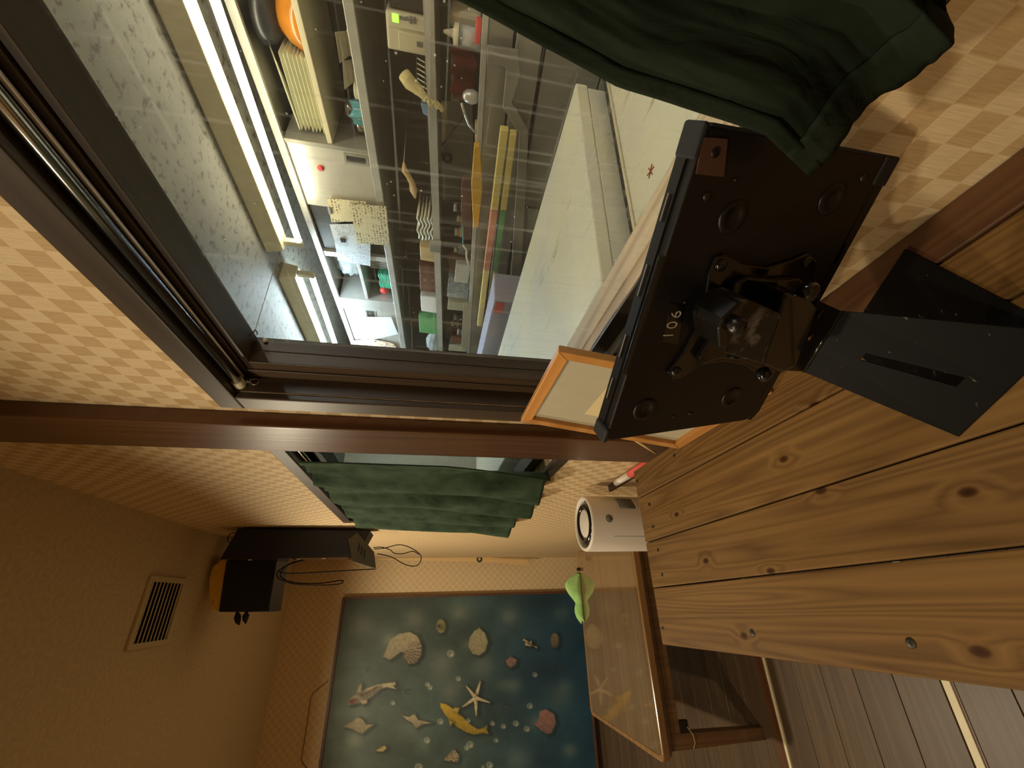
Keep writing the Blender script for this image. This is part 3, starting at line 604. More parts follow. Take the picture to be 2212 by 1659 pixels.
# number label
obj('label_tape', MB().prism([T((1432, 738), .0002), T((1424, 722), .0002) if False else T((1446, 655), .0002), T((1478, 660), .0002), T((1464, 743), .0002)], tn * 0.0004), 'black_gloss', ts)
fc = bpy.data.curves.new('num', 'FONT'); fc.body = '106'; fc.size = 0.0165; fc.align_x = 'CENTER'; fc.align_y = 'CENTER'; fc.space_character = 1.25; fc.offset = -0.00028; fc.extrude = 0.0003
fo = bpy.data.objects.new('num_tmp', fc); col.objects.link(fo)
bpy.context.view_layer.update()
me = bpy.data.meshes.new_from_object(fo.evaluated_get(bpy.context.evaluated_depsgraph_get())); bpy.data.objects.remove(fo)
me.materials.clear(); me.materials.append(M['silver_txt'])
to = bpy.data.objects.new('number_106', me); col.objects.link(to); to.parent = ts
c_ = T((1453, 702), .0008); up_ = (-td).normalized(); rx = tl
mw = Matrix(((rx.x, up_.x, tn.x, c_.x), (rx.y, up_.y, tn.y, c_.y), (rx.z, up_.z, tn.z, c_.z), (0, 0, 0, 1)))
to.matrix_local = Matrix.Translation(-WL[ts.name]) @ mw

# ------------------------------------------------------------------ picture frame leaning on the casing
pf = thing('picture_frame', 'honey wood picture frame leaning against the window casing behind the tablet', 'picture frame', (0.29, 0.63, CT))
D_, C_ = Vector((0.2865, 0.497, CT + .001)), Vector((0.2865, 0.772, CT + .001))
up3 = (Vector((0.332, 0.5, R(-0.173))) - Vector((0.2865, 0.5, CT))); PHH = up3.length; up3.normalize()
wv = Vector((0, 1, 0)); fnrm = up3.cross(wv).normalized(); fnrm = fnrm if fnrm.x < 0 else -fnrm
PW = 0.275
def FP(a, b, o=0.0): return D_ + wv * a + up3 * b + fnrm * o
rw, dp = 0.020, 0.012
def rail(name, q): return obj(name, MB().hexa([FP(a, b, -0.0) for a, b in q], [FP(a, b, dp) for a, b in q]), 'orange_wood', pf, bevel=0.0015)
rail('frame_rail', [(0, PHH), (PW, PHH), (PW - rw, PHH - rw), (rw, PHH - rw)]); rail('frame_rail', [(0, 0), (rw, rw), (PW - rw, rw), (PW, 0)])
rail('frame_stile', [(0, 0), (0, PHH), (rw, PHH - rw), (rw, rw)]); rail('frame_stile', [(PW, 0), (PW - rw, rw), (PW - rw, PHH - rw), (PW, PHH)])
obj('mat_board', MB().hexa([FP(a, b, .001) for a, b in ((rw, rw), (PW - rw, rw), (PW - rw, PHH - rw), (rw, PHH - rw))], [FP(a, b, .003) for a, b in ((rw, rw), (PW - rw, rw), (PW - rw, PHH - rw), (rw, PHH - rw))]), 'mat_board', pf)
obj('print', MB().hexa([FP(a, b, .0031) for a, b in ((.085, .10), (.205, .10), (.205, .235), (.085, .235))], [FP(a, b, .0038) for a, b in ((.085, .10), (.205, .10), (.205, .235), (.085, .235))]), 'print', pf)
obj('back_board', MB().hexa([FP(a, b, -.003) for a, b in ((.01, .01), (PW - .01, .01), (PW - .01, PHH - .01), (.01, PHH - .01))], [FP(a, b, .0008) for a, b in ((.01, .01), (PW - .01, .01), (PW - .01, PHH - .01), (.01, PHH - .01))]), 'card', pf)
# stick and pink pen beyond the counter end
a, b = PX((1372, 951), .322), PX((1416, 978), .302)
tag(obj('wooden_stick', MB().tube([a, b], 0.0032, 6), 'bamboo'), 'thin pale wooden stick resting against the brown post', 'stick')
tag(obj('wall_ledge', MB().box(0.336, 0.3595, 1.05, 1.43, R(-0.645), R(-0.633)), 'casing', bevel=.002), 'narrow dark wooden ledge on the wall beyond the counter', 'ledge')
pp = thing('marker_pen', 'pink marker with a white cap lying past the counter end', 'pen', (0.344, 1.2, R(-0.633)))
a, b, c_ = PX((1412, 984), .342), PX((1367, 1016), .342), PX((1345, 1042), .342)
zz = R(-0.6205)
obj('barrel', MB().tube([(0.344, 1.06, zz), (0.344, 1.22, zz)], .012, 14), 'pink_pl', pp)
obj('cap', MB().tube([(0.344, 1.2202, zz), (0.344, 1.33, zz), (0.344, 1.335, zz)], [.0115, .0105, .008], 14), 'white_pl', pp)

# ------------------------------------------------------------------ curtain rods
def rod(name, label, x, z, y0, y1, r, extra=True):
    t = thing(name, label, 'curtain rod', (x, (y0 + y1) / 2, z - r))
    obj('rod_tube', MB().tube([(x, y0, z), (x, y1 - .02, z)], r, 16), 'chrome', t)
    obj('end_cap', MB().tube([(x, y1 - .022, z), (x, y1 - .004, z), (x, y1, z)], [r * 1.25, r * 1.3, r * .9], 16), 'lamp_white', t)
    return t
t = rod('curtain_rod', 'silver tension rod across the top of the kitchen window', 0.371, R(0.3650), W1['y0'] + .004, W1['y1'] - .003, .0080)
ring = [Vector((0.376 + .006 * math.cos(k / 12 * 6.283), W1['y1'] - .012, R(0.340) + .007 * math.sin(k / 12 * 6.283))) for k in range(13)]
obj('ring', MB().tube(ring, .0012, 6), 'chrome', t)
obj('clip', MB().box(.372, .380, W1['y1'] - .018, W1['y1'] - .006, R(0.345), R(0.353)), 'chrome', t, .001)
tag(obj('curtain_rail', MB().tube([(0.3855, W1['y0'] + .004, R(0.3625)), (0.3855, W1['y1'] - .012, R(0.3625))], .0028, 8), 'white_pl'), 'thin white wire rail behind the silver rod', 'rail')
hk = [PX((536, 738), .437), PX((543, 722), .436), PX((551, 713), .434), PX((555, 716), .434), PX((556, 722), .434)]
tag(obj('wire_hook', MB().tube(hk, .0011, 6), 'brown_cord'), 'small bent wire hook in the window corner', 'hook')
kn = PX((572, 735), .4385)
tag(obj('glazing_knob', MB().lathe([(.0001, .004), (.003, .003), (.0045, 0), (.003, -.003), (.0001, -.004)], kn, (0, 0, 1), 14), 'lamp_white'), 'small shiny white knob on the window stile', 'knob')
t = rod('curtain_rod', 'metal rod holding the green curtain of the far window', 0.371, R(0.356), W2['y0'] + .004, W2['y1'] - .003, .006)

# ------------------------------------------------------------------ curtains
HEM = [(1700, 369), (1745, 322), (1768, 285), (1790, 252), (1850, 206), (1900, 172), (1955, 116), (1996, 66), (2002, 40), (1990, 12), (1985, -40), (2040, -120), (2110, -200), (2080, -290), (2100, -400), (2090, -520)]
HX = [0.272, 0.274, 0.278, 0.284, 0.292, 0.296, 0.290, 0.282, 0.292, 0.302, 0.296, 0.286, 0.300, 0.292, 0.302, 0.296]
HP = [PX(q, x) for q, x in zip(HEM, HX)]
HL = [0.0]
for i in range(1, len(HP)): HL.append(HL[-1] + (HP[i] - HP[i - 1]).length)
def hem_at(u):
    t_ = u * HL[-1]; k_ = max(i for i in range(len(HL)) if HL[i] <= t_ + 1e-9); k_ = min(k_, len(HL) - 2); f_ = (t_ - HL[k_]) / (HL[k_ + 1] - HL[k_]); f_ = f_ * f_ * (3 - 2 * f_) * .5 + f_ * .5
    return HP[k_] + (HP[k_ + 1] - HP[k_]) * f_
def curt1(u, v):
    # u 0 at the leading edge .. 1 behind the photographer, v 0 top .. 1 hem
    zs = [0.352, 0.12, 0.0, -0.10, -0.165, -0.20, -0.258]
    xs = [0.374, 0.350, 0.318, 0.288, 0.270, 0.268, 0.272]
    px = [None, None, (990, 0), (1310, 180), (1500, 243), (1590, 275), (1700, 369)]
    ye = [0.095, 0.108] + [PX(q, x).y for q, x in zip(px[2:], xs[2:])]
    ss = [0, .38, .58, .74, .85, .90, 1.0]
    k = max(i for i in range(7) if ss[i] <= v + 1e-9); k = min(k, 5); f = (v - ss[k]) / (ss[k + 1] - ss[k])
    z, x, y_ = (zs[k] + (zs[k + 1] - zs[k]) * f, xs[k] + (xs[k + 1] - xs[k]) * f, ye[k] + (ye[k + 1] - ye[k]) * f)
    h = hem_at(u); w_ = v ** 2.2
    yy = y_ + (h.y - HP[0].y) * (.55 + .45 * w_)
    x += (h.x - HP[0].x) * w_ + (min(u * 6, 1) * .012) * (1 - v)
    z += (h.z - HP[0].z) * v ** 4
    g_ = min(1, u * 12)
    x += g_ * (0.0034 * math.sin(u * 19 + 3.2 * v + .8 * math.sin(v * 7)) + 0.0010 * math.sin(u * 51 - 9 * v) + 0.0008 * math.sin(u * 29 + v * 33) + .0004 * math.sin(u * 140 + v * 57))
    x = min(x, .354) if v > .12 else x
    return (x, yy, R(z))
cu = thing('window_curtain', 'green cotton curtain with shade in its colour, bunched at the near end of the kitchen window', 'curtain', (0.33, -0.1, R(-0.28)))
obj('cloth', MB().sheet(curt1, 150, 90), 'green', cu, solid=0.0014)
def hem1(u, v):
    a = Vector(curt1(0.0, u)); b = Vector(curt1(0.02, u)); d_ = (b - a).normalized()
    p = a + d_ * (0.010 * v); p.x -= 0.0020 + 0.0003 * math.sin(u * 70); return p
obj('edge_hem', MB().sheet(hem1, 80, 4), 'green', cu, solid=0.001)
def hem2(u, v):
    q = Vector(curt1(u, 1 - 0.055 * v)); q.x -= 0.0020 + 0.0003 * math.sin(u * 130); return q
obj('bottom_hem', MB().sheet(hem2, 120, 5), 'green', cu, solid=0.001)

def curt2(u, v):
    y_ = 1.165 + u * 1.125
    zt_ = 0.352 - 0.012 * u; zb_ = -0.345 - 0.045 * u ** 0.5 + 0.012 * math.sin(u * 13)
    z = zt_ + (zb_ - zt_) * v
    x = 0.352 - 0.030 * v ** 0.7 - 0.012
    amp = (0.016 + 0.020 * v)
    x += amp * math.sin(u * 26 + 0.9 * math.sin(v * 3)) * 0.9 + 0.005 * math.sin(u * 61 + v * 5)
    x = min(x, 0.341)
    y_ += 0.02 * math.sin(u * 26 + 1.5) * v + (-0.02 * u) * (1 - v)
    if v < 0.12: x -= 0.004 * math.sin(u * 90)
    return (x, y_, R(z))
c2 = thing('window_curtain', 'pleated green cotton curtain hanging over the far window', 'curtain', (0.33, 1.7, R(-0.40)))
obj('cloth', MB().sheet(curt2, 160, 70), 'green2', c2, solid=0.0014)
def hem3(u, v):
    q = Vector(curt2(0.0 + 0.02 * v, u)); q.x -= 0.0025; return q
obj('edge_hem', MB().sheet(hem3, 60, 3), 'green2', c2, solid=0.001)

# ------------------------------------------------------------------ air purifier tower
ap = thing('air_purifier', 'white cylindrical air purifier with a black ring on top', 'air purifier', (0.229, 1.45, 0))
r_, ztop, ca = 0.0925, R(-0.532), Vector((0.229, 1.45, 0))
obj('body', MB().lathe([(0.0001, .0), (r_, .0), (r_, ztop - .006), (r_ - .002, ztop), (r_ - .010, ztop + .001), (r_ - .014, ztop - .004), (r_ - .016, ztop - .02), (0.0001, ztop - .02)], ca, (0, 0, 1), 56), 'white_pl', ap)
obj('dial_ring', MB().lathe([(r_ - .020, ztop - .02), (r_ - .021, ztop - .004), (r_ - .032, ztop + .002), (r_ - .044, ztop - .002), (r_ - .046, ztop - .02)], ca, (0, 0, 1), 48), 'black_gloss', ap)
obj('control_disc', MB().lathe([(.047, ztop - .02), (.047, ztop - .004), (.044, ztop - .002), (.0001, ztop - .002)], ca, (0, 0, 1), 40), 'white_pl', ap)
def cyl(an, z, o=0.0): return Vector((ca.x + (r_ + o) * math.cos(an), ca.y + (r_ + o) * math.sin(an), z))
def cylpatch(name, a0, a1, z0, z1, m, o=0.0006):
    mb = MB(); n_ = 8; vs_ = [cyl(a0 + (a1 - a0) * i / n_, z, o) for z in (z0, z1) for i in range(n_ + 1)]
    vs_ += [cyl(a0 + (a1 - a0) * i / n_, z, -.001) for z in (z0, z1) for i in range(n_ + 1)]; k_ = n_ + 1
    fs = [(i, i + 1, k_ + i + 1, k_ + i) for i in range(n_)] + [(i, 2 * k_ + i, 2 * k_ + i + 1, i + 1) for i in range(n_)] + [(k_ + i, k_ + i + 1, 3 * k_ + i + 1, 3 * k_ + i) for i in range(n_)]
    fs += [(0, k_, 3 * k_, 2 * k_), (n_, 2 * k_ + n_, 3 * k_ + n_, k_ + n_)]
    return obj(name, mb.add(vs_, fs, True), m, ap)
an0 = math.radians(-90)
cylpatch('seam', an0 - 0.62, an0 - 0.60, ztop - .42, ztop - .075, 'grey_pl')
cylpatch('handle_recess', an0 + 0.40, an0 + 0.95, ztop - .165, ztop - .105, 'grey_pl')
cylpatch('handle_lip', an0 + 0.42, an0 + 0.95, ztop - .171, ztop - .1655, 'white_pl', .002)
so = cyl(an0 + 0.02, ztop - .058); sn = Vector((math.cos(an0 + .02), math.sin(an0 + .02), 0))
obj('sensor_hole', MB().lathe([(.012, -.001), (.012, .0007), (.0001, .0007)], so, sn, 24), 'grey_pl', ap)
obj('sensor_lip', MB().lathe([(.012, 0), (.0132, .0012), (.0145, 0)], so, sn, 24), 'white_pl', ap)

# ------------------------------------------------------------------ low table
TZ = R(-1.044)
lt = thing('low_table', 'lacquered brown low table standing near the sea mural', 'table', (-0.17, 2.6, 0))
tx0, tx1, ty0, ty1 = -0.640, 0.300, 2.150, 3.045
def rpoly(x0, x1, y0, y1, r, z, n=6):
    o = []
    for sx, sy, st in ((x1 - r, y1 - r, 0), (x0 + r, y1 - r, 90), (x0 + r, y0 + r, 180), (x1 - r, y0 + r, 270)):
        for k_ in range(n + 1):
            a_ = math.radians(st + 90 * k_ / n); o.append((sx + r * math.cos(a_), sy + r * math.sin(a_), z))
    return o
obj('table_top', MB().prism(rpoly(tx0 + .022, tx1 - .022, ty0 + .022, ty1 - .022, .02, TZ - .030), (0, 0, .030)), 'table2', lt)
def ring_(name, o0, o1, z0, z1, m, bev=.004):
    a_ = rpoly(tx0 + o0, tx1 - o0, ty0 + o0, ty1 - o0, .03, z0); b_ = rpoly(tx0 + o1, tx1 - o1, ty0 + o1, ty1 - o1, .022, z0); n_ = len(a_)
    vs_ = a_ + b_ + [(x, y_, z1) for x, y_, _ in a_] + [(x, y_, z1) for x, y_, _ in b_]; fs = []
    for i in range(n_):
        j = (i + 1) % n_; fs += [(i, j, 2 * n_ + j, 2 * n_ + i), (n_ + i, 3 * n_ + i, 3 * n_ + j, n_ + j), (2 * n_ + i, 2 * n_ + j, 3 * n_ + j, 3 * n_ + i), (i, n_ + i, n_ + j, j)]
    return obj(name, MB().add(vs_, fs), m, lt, bevel=bev)
ring_('rim_moulding', 0.0, .0215, TZ - .034, TZ + .0015, 'table2_rim', .006)
ring_('under_moulding', .010, .030, TZ - .048, TZ - .0345, 'table2_leg', .003)
for (x0, x1, y0, y1) in ((tx0 + .06, tx1 - .06, ty0 + .035, ty0 + .055), (tx0 + .06, tx1 - .06, ty1 - .055, ty1 - .035), (tx0 + .035, tx0 + .055, ty0 + .06, ty1 - .06), (tx1 - .055, tx1 - .035, ty0 + .06, ty1 - .06)):
    obj('apron', MB().box(x0, x1, y0, y1, TZ - .115, TZ - .0485), 'table2_leg', lt, .002)
for x in (tx0 + .03, tx1 - .09):
    for y_ in (ty0 + .03, ty1 - .09):
        obj('leg', MB().hexa([(x + .006, y_ + .006, 0), (x + .054, y_ + .006, 0), (x + .054, y_ + .054, 0), (x + .006, y_ + .054, 0)], [(x, y_, TZ - .0485), (x + .06, y_, TZ - .0485), (x + .06, y_ + .06, TZ - .0485), (x, y_ + .06, TZ - .0485)]), 'table2_leg', lt, .003)
lb = obj('corner_lock', MB().box(tx0 + .095, tx0 + .135, ty0 + .034, ty0 + .054, TZ - .160, TZ - .1155), 'black_gloss', lt, .004)
obj('lock_string', MB().tube([(tx0 + .11, ty0 + .033, TZ - .150), (tx0 + .085, ty0 + .020, TZ - .165), (tx0 + .055, ty0 + .022, TZ - .170), (tx0 + .035, ty0 + .026, TZ - .160)], .0015, 6), 'rope', lb)
# lime towel dropped at the far edge
def towel(u, v):
    x = -0.15 + 0.29 * u; y_ = 3.005 + 0.062 * v
    hgt = 0.030 + 0.072 * math.exp(-((u - .72) / .22) ** 2) + 0.015 * math.exp(-((u - .2) / .15) ** 2)
    z = hgt * (max(0.0, math.sin(math.pi * v)) ** .55) * (min(1, u * 9) * min(1, (1 - u) * 9)) ** .5
    return (x + .01 * math.sin(v * 5), y_, TZ + .003 + z + .004 * math.sin(u * 22 + v * 4) * math.sin(math.pi * u) * math.sin(math.pi * v))
tag(obj('towel', MB().sheet(towel, 50, 24), 'lime', solid=.003), 'lime green towel crumpled at the far edge of the low table', 'towel')
kp = PY((1246, 1226), 3.0); kp.z = TZ
tag(obj('bottle_cap', MB().lathe([(.0001, .0), (.011, .0), (.011, .018), (.009, .021), (.0001, .021)], (0.170, 3.005, TZ + .001), (0, 0, 1), 16), 'black_gloss'), 'tiny dark cap beside the lime towel', 'cap')

# ------------------------------------------------------------------ sea mural on the back wall
mu = thing('sea_mural', 'large blue-green painting of shells, koi and bubbles in a dark frame', 'painting', (-0.8, 4.38, R(-1.52)))
mx0, mx1, mz0, mz1 = -1.66, 0.052, R(-1.522), R(0.712)
fw = 0.020
obj('frame_rail', MB().box(mx0, mx1, 4.352, 4.398, mz1 - fw, mz1), 'frame_dk', mu, .002); obj('frame_rail', MB().box(mx0, mx1, 4.352, 4.398, mz0, mz0 + fw), 'frame_dk', mu, .002)
obj('frame_stile', MB().box(mx1 - fw, mx1, 4.352, 4.398, mz0 + fw, mz1 - fw), 'frame_dk', mu, .002); obj('frame_stile', MB().box(mx0, mx0 + fw, 4.352, 4.398, mz0 + fw, mz1 - fw), 'frame_dk', mu, .002)
nx, nz = 300, 390
gx = np.linspace(mx0 + fw, mx1 - fw, nx + 1); gz = np.linspace(mz0 + fw, mz1 - fw, nz + 1)
GX, GZ = np.meshgrid(gx, gz); PT = np.stack([GX.ravel(), np.full(GX.size, 4.366), GZ.ravel() - H0], 1)
q = PT @ MR.T; uu = F_PX * q[:, 0] / q[:, 2] + 829.5; vv = F_PX * q[:, 1] / q[:, 2] + 1106
QX = (vv - 600) * 3.16; QY = ((1659 - uu) - 1134) * 3.16          # sketch units the motifs are drawn in
rng = np.random.default_rng(3)
def vnoise(x, y, s, seed):
    g = np.random.default_rng(seed).random((64, 64)); xi, yi = x / s, y / s
    x0_, y0_ = np.floor(xi).astype(int), np.floor(yi).astype(int); fx, fy = xi - x0_, yi - y0_; fx = fx * fx * (3 - 2 * fx); fy = fy * fy * (3 - 2 * fy)
    def G(a, b): return g[a % 64, b % 64]
    return (G(x0_, y0_) * (1 - fx) + G(x0_ + 1, y0_) * fx) * (1 - fy) + (G(x0_, y0_ + 1) * (1 - fx) + G(x0_ + 1, y0_ + 1) * fx) * fy
top, mid, bot = np.array([88., 100, 84]), np.array([70., 92, 88]), np.array([34., 82, 108])
t_ = np.clip((QX - 450) / 1650, 0, 1)[:, None]
C = np.where(t_ < .5, top + (mid - top) * t_ * 2, mid + (bot - mid) * (t_ - .5) * 2)
nz1 = (vnoise(QX, QY, 260, 1) - .5) * 34 + (vnoise(QX, QY, 90, 2) - .5) * 16 + (vnoise(QX, QY, 25, 4) - .5) * 8
C = C + nz1[:, None] * np.array([.8, 1.0, 1.0])
deep = np.exp(-(((QX - 1900) / 380) ** 2 + ((QY - 900) / 420) ** 2)); C = C * (1 - deep[:, None]) + (C * .6 + np.array([22., 66, 100]) * .4) * deep[:, None]
for bx, by, br, k_ in ((570, 680, 90, .3), (940, 640, 90, .3), (1240, 600, 70, .4), (1580, 620, 80, .4), (1940, 600, 70, .25), (1120, 950, 110, .35), (1400, 960, 100, .35), (1180, 1130, 100, .3), (1610, 1100, 60, .3), (1540, 1090, 60, .25), (1920, 1170, 110, .3), (1960, 1100, 60, .2), (520, 1470, 60, .45), (560, 1280, 80, .25), (1640, 1600, 90, .3), (1995, 1540, 60, .4), (890, 1400, 90, .2), (760, 790, 60, .45), (1300, 820, 60, .3), (1760, 1350, 60, .3), (1000, 1500, 60, .2), (400, 1280, 50, .2)):
    m_ = np.exp(-(((QX - bx) ** 2 + (QY - by) ** 2) / (br * .85) ** 2)) * k_ * .95; C = C * (1 - m_[:, None]) + np.array([196., 190, 168]) * m_[:, None]
def inside(poly):
    n_ = len(poly); r_in = np.zeros(QX.size, bool); j = n_ - 1
    for i in range(n_):
        xi, yi = poly[i]; xj, yj = poly[j]
        c_ = ((yi > QY) != (yj > QY)) & (QX < (xj - xi) * (QY - yi) / (yj - yi + 1e-9) + xi); r_in ^= c_; j = i
    return r_in
def edge_d(poly):
    d_ = np.full(QX.size, 1e9)
    for i in range(len(poly)):
        (ax, ay), (bx, by) = poly[i], poly[(i + 1) % len(poly)]; l2 = (bx - ax) ** 2 + (by - ay) ** 2 + 1e-9
        t2 = np.clip(((QX - ax) * (bx - ax) + (QY - ay) * (by - ay)) / l2, 0, 1); d_ = np.minimum(d_, np.hypot(QX - ax - t2 * (bx - ax), QY - ay - t2 * (by - ay)))
    return d_
def paint(poly, rgb, rgb2=None, hatch=None, soft=9):
    global C
    box_ = (min(p[0] for p in poly) - 40, max(p[0] for p in poly) + 40, min(p[1] for p in poly) - 40, max(p[1] for p in poly) + 40)
    s_ = (QX > box_[0]) & (QX < box_[1]) & (QY > box_[2]) & (QY < box_[3])
    ins = inside(poly) & s_; d_ = edge_d(poly); a_ = np.where(ins, np.clip(.55 + d_ / soft, 0, 1), np.clip(.5 - d_ / 8, 0, .5) * s_)
    c_ = np.array(rgb, float)[None] + (vnoise(QX, QY, 14, 9)[:, None] - .5) * 46
    if rgb2 is not None:
        k2 = np.clip((QY - box_[2] - 40) / max(1, box_[3] - box_[2] - 80), 0, 1)[:, None]; c_ = c_ * (1 - k2) + (np.array(rgb2, float) + (vnoise(QX, QY, 12, 8)[:, None] - .5) * 40) * k2
    if hatch:
        hx, hy, per = hatch; an = np.arctan2(QY - hy, QX - hx); c_ = c_ * np.where(np.sin(an * per) > .72, .55, 1)[:, None]
    sh = np.clip(1 - edge_d([(x + 16, y_ + 6) for x, y_ in poly]) / 22, 0, 1) * (~ins) * s_ * .35
    C = C * (1 - sh[:, None]); C = C * (1 - a_[:, None]) + c_ * a_[:, None]
def ell(cx_, cy_, rx_, ry_, n_=18, rot=0): return [(cx_ + rx_ * math.cos(2 * math.pi * i / n_) * math.cos(rot) - ry_ * math.sin(2 * math.pi * i / n_) * math.sin(rot), cy_ + rx_ * math.cos(2 * math.pi * i / n_) * math.sin(rot) + ry_ * math.sin(2 * math.pi * i / n_) * math.cos(rot)) for i in range(n_)]
def bubble(cx_, cy_, r0, dark=False):
    global C
    d_ = np.hypot(QX - cx_, (QY - cy_)); rim = np.exp(-((d_ - r0 * .8) / (r0 * .3)) ** 2) * .55; fill = (d_ < r0) * .18; hl = np.exp(-(np.hypot(QX - cx_ - r0 * .3, QY - cy_ - r0 * .3) / (r0 * .45)) ** 2) * .8
    c_ = np.array([50., 54, 48]) if dark else np.array([196., 196, 170])
    for a_, cc in ((rim, c_), (fill, c_), (hl * (0.2 if dark else 1), np.array([232., 228, 200]))): C = C * (1 - a_[:, None]) + cc * a_[:, None]
shell = (188, 176, 136)
paint([(720, 900), (735, 860), (770, 780), (830, 742), (900, 731), (955, 760), (980, 820), (975, 890), (940, 940), (890, 948), (865, 910), (862, 870), (840, 865), (800, 895), (765, 920)], shell, (160, 150, 116))
paint([(862, 870), (905, 815), (975, 805), (982, 850), (972, 895), (940, 942), (890, 948), (866, 912)], (176, 160, 128), (132, 116, 92), hatch=(862, 860, 26), soft=6)
paint(ell(1113, 690, 30, 48), (158, 148, 96)); paint(ell(1096, 690, 7, 10), (60, 52, 34), soft=3)
paint([(1375, 702), (1415, 740), (1434, 800), (1415, 860), (1375, 890), (1330, 880), (1302, 830), (1310, 770), (1340, 725)], (184, 176, 140), (170, 160, 122))
paint(ell(1890, 790, 28, 52), (150, 138, 106), (110, 100, 80)); paint([(1558, 925), (1590, 898), (1630, 920), (1622, 955), (1590, 975), (1565, 955)], (170, 130, 118), (140, 104, 98))
for a_, b_ in (((1676, 782), (1768, 838)), ((1705, 800), (1690, 815)), ((1725, 812), (1730, 792)), ((1690, 815), (1730, 825))):
    d_ = Vector((b_[0] - a_[0], b_[1] - a_[1])).normalized(); n_ = Vector((-d_.y, d_.x)) * 7
    paint([(a_[0] + n_.x, a_[1] + n_.y), (b_[0] + n_.x * .6, b_[1] + n_.y * .6), (b_[0] - n_.x * .6, b_[1] - n_.y * .6), (a_[0] - n_.x, a_[1] - n_.y)], (212, 196, 160), soft=3)
paint([(478, 1222), (490, 1190), (540, 1150), (600, 1118), (680, 1090), (740, 1080), (800, 1072), (805, 1090), (785, 1096), (812, 1122), (740, 1106), (700, 1122), (650, 1162), (610, 1190), (585, 1212), (560, 1215), (520, 1226), (490, 1232)], (192, 180, 140), (168, 154, 118), soft=6)
paint([(535, 1148), (555, 1095), (573, 1085), (566, 1140)], (176, 164, 124), soft=4); paint([(560, 1200), (610, 1195), (608, 1215), (580, 1226)], (186, 174, 134), soft=4)
paint(ell(508, 1205, 24, 15, rot=-.5), (140, 66, 52), soft=5); paint([(560, 1165), (680, 1100), (690, 1104), (580, 1172)], (110, 92, 66), soft=3)
sc_ = (1350, 1180)
for ex, ey in ((1383, 1068), (1287, 1100), (1260, 1243), (1355, 1303), (1447, 1212)):
    d_ = Vector((ex - sc_[0], ey - sc_[1])).normalized(); n_ = Vector((-d_.y, d_.x))
    paint([(sc_[0] + n_.x * 13, sc_[1] + n_.y * 13), (ex + n_.x * 3, ey + n_.y * 3), (ex - n_.x * 3, ey - n_.y * 3), (sc_[0] - n_.x * 13, sc_[1] - n_.y * 13)], (226, 208, 164), soft=4)
paint([(1108, 1215), (1150, 1224), (1200, 1258), (1260, 1310), (1320, 1368), (1370, 1394), (1410, 1384), (1430, 1368), (1424, 1396), (1440, 1426), (1400, 1420), (1340, 1430), (1290, 1416), (1230, 1382), (1180, 1342), (1140, 1290), (1114, 1250)], (214, 178, 44), (168, 138, 40), soft=8)
paint([(1195, 1262), (1212, 1245), (1240, 1250), (1228, 1282)], (196, 168, 70), soft=4); paint([(1165, 1330), (1190, 1345), (1180, 1372)], (186, 156, 60), soft=4)
paint([(447, 1376), (500, 1345), (548, 1312), (580, 1330), (600, 1362), (652, 1363), (612, 1392), (575, 1426), (545, 1412), (515, 1395)], (178, 164, 124), (150, 136, 100), soft=6)
paint([(852, 1303), (900, 1310), (935, 1292), (955, 1330), (1050, 1352), (985, 1360), (945, 1386), (915, 1348), (880, 1330)], (198, 184, 144), (150, 136, 104), soft=5)
paint([(1790, 1270), (1835, 1258), (1885, 1290), (1897, 1350), (1870, 1420), (1840, 1428), (1800, 1405), (1750, 1360), (1778, 1330)], (184, 134, 124), (150, 112, 106), soft=14)
paint([(668, 1542), (700, 1520), (730, 1506), (742, 1524), (715, 1546)], (192, 170, 96), soft=4); paint([(1133, 1606), (1175, 1555), (1205, 1530), (1236, 1575), (1228, 1618)], (176, 158, 128), hatch=(1135, 1606, 30), soft=5)
for bx, by, br in ((1180, 878, 24), (1232, 1050, 16), (1022, 1088, 15), (1040, 1110, 15), (785, 1215, 14), (1755, 1022, 16), (1720, 1235, 19), (1465, 1355, 15), (1540, 1375, 16), (1625, 1355, 19), (1700, 1393, 19), (1110, 1342, 19), (1018, 1470, 20), (1312, 1500, 23), (1288, 1522, 16), (1490, 1470, 14), (1445, 1640, 22), (1400, 1652, 10), (962, 1655, 26), (1300, 1335, 14)): bubble(bx, by, br)
for bx, by, br in ((618, 990, 14), (888, 1138, 18), (855, 1573, 11), (1555, 1240, 20), (1915, 985, 18)): bubble(bx, by, br, True)
C = np.clip(C * .80, 0, 255) / 255; Cl = np.where(C <= .04045, C / 12.92, ((C + .055) / 1.055) ** 2.4)
me = bpy.data.meshes.new('canvas'); o0 = Vector(((mx0 + mx1) / 2, 4.366, mz0))
idx = np.arange((nx + 1) * (nz + 1)).reshape(nz + 1, nx + 1)
F_ = np.stack([idx[:-1, :-1], idx[:-1, 1:], idx[1:, 1:], idx[1:, :-1]], -1).reshape(-1, 4)
V_ = PT + np.array([0, 0, H0]) - np.array(o0)
me.vertices.add(len(V_)); me.vertices.foreach_set('co', V_.astype(np.float32).ravel()); me.loops.add(F_.size); me.loops.foreach_set('vertex_index', F_.ravel().astype(np.int32))
me.polygons.add(len(F_)); me.polygons.foreach_set('loop_start', np.arange(0, F_.size, 4, dtype=np.int32)); me.update(calc_edges=True); me.validate()
at = me.color_attributes.new('paint', 'FLOAT_COLOR', 'POINT'); at.data.foreach_set('color', np.concatenate([Cl, np.ones((len(Cl), 1))], 1).astype(np.float32).ravel())
cm, nt, bs = newmat('oil_paint'); vc = N(nt, 'ShaderNodeVertexColor'); vc.layer_name = 'paint'
nn = N(nt, 'ShaderNodeTexNoise'); nn.inputs['Scale'].default_value = 220; nt.links.new(mapping(nt), nn.inputs[0])
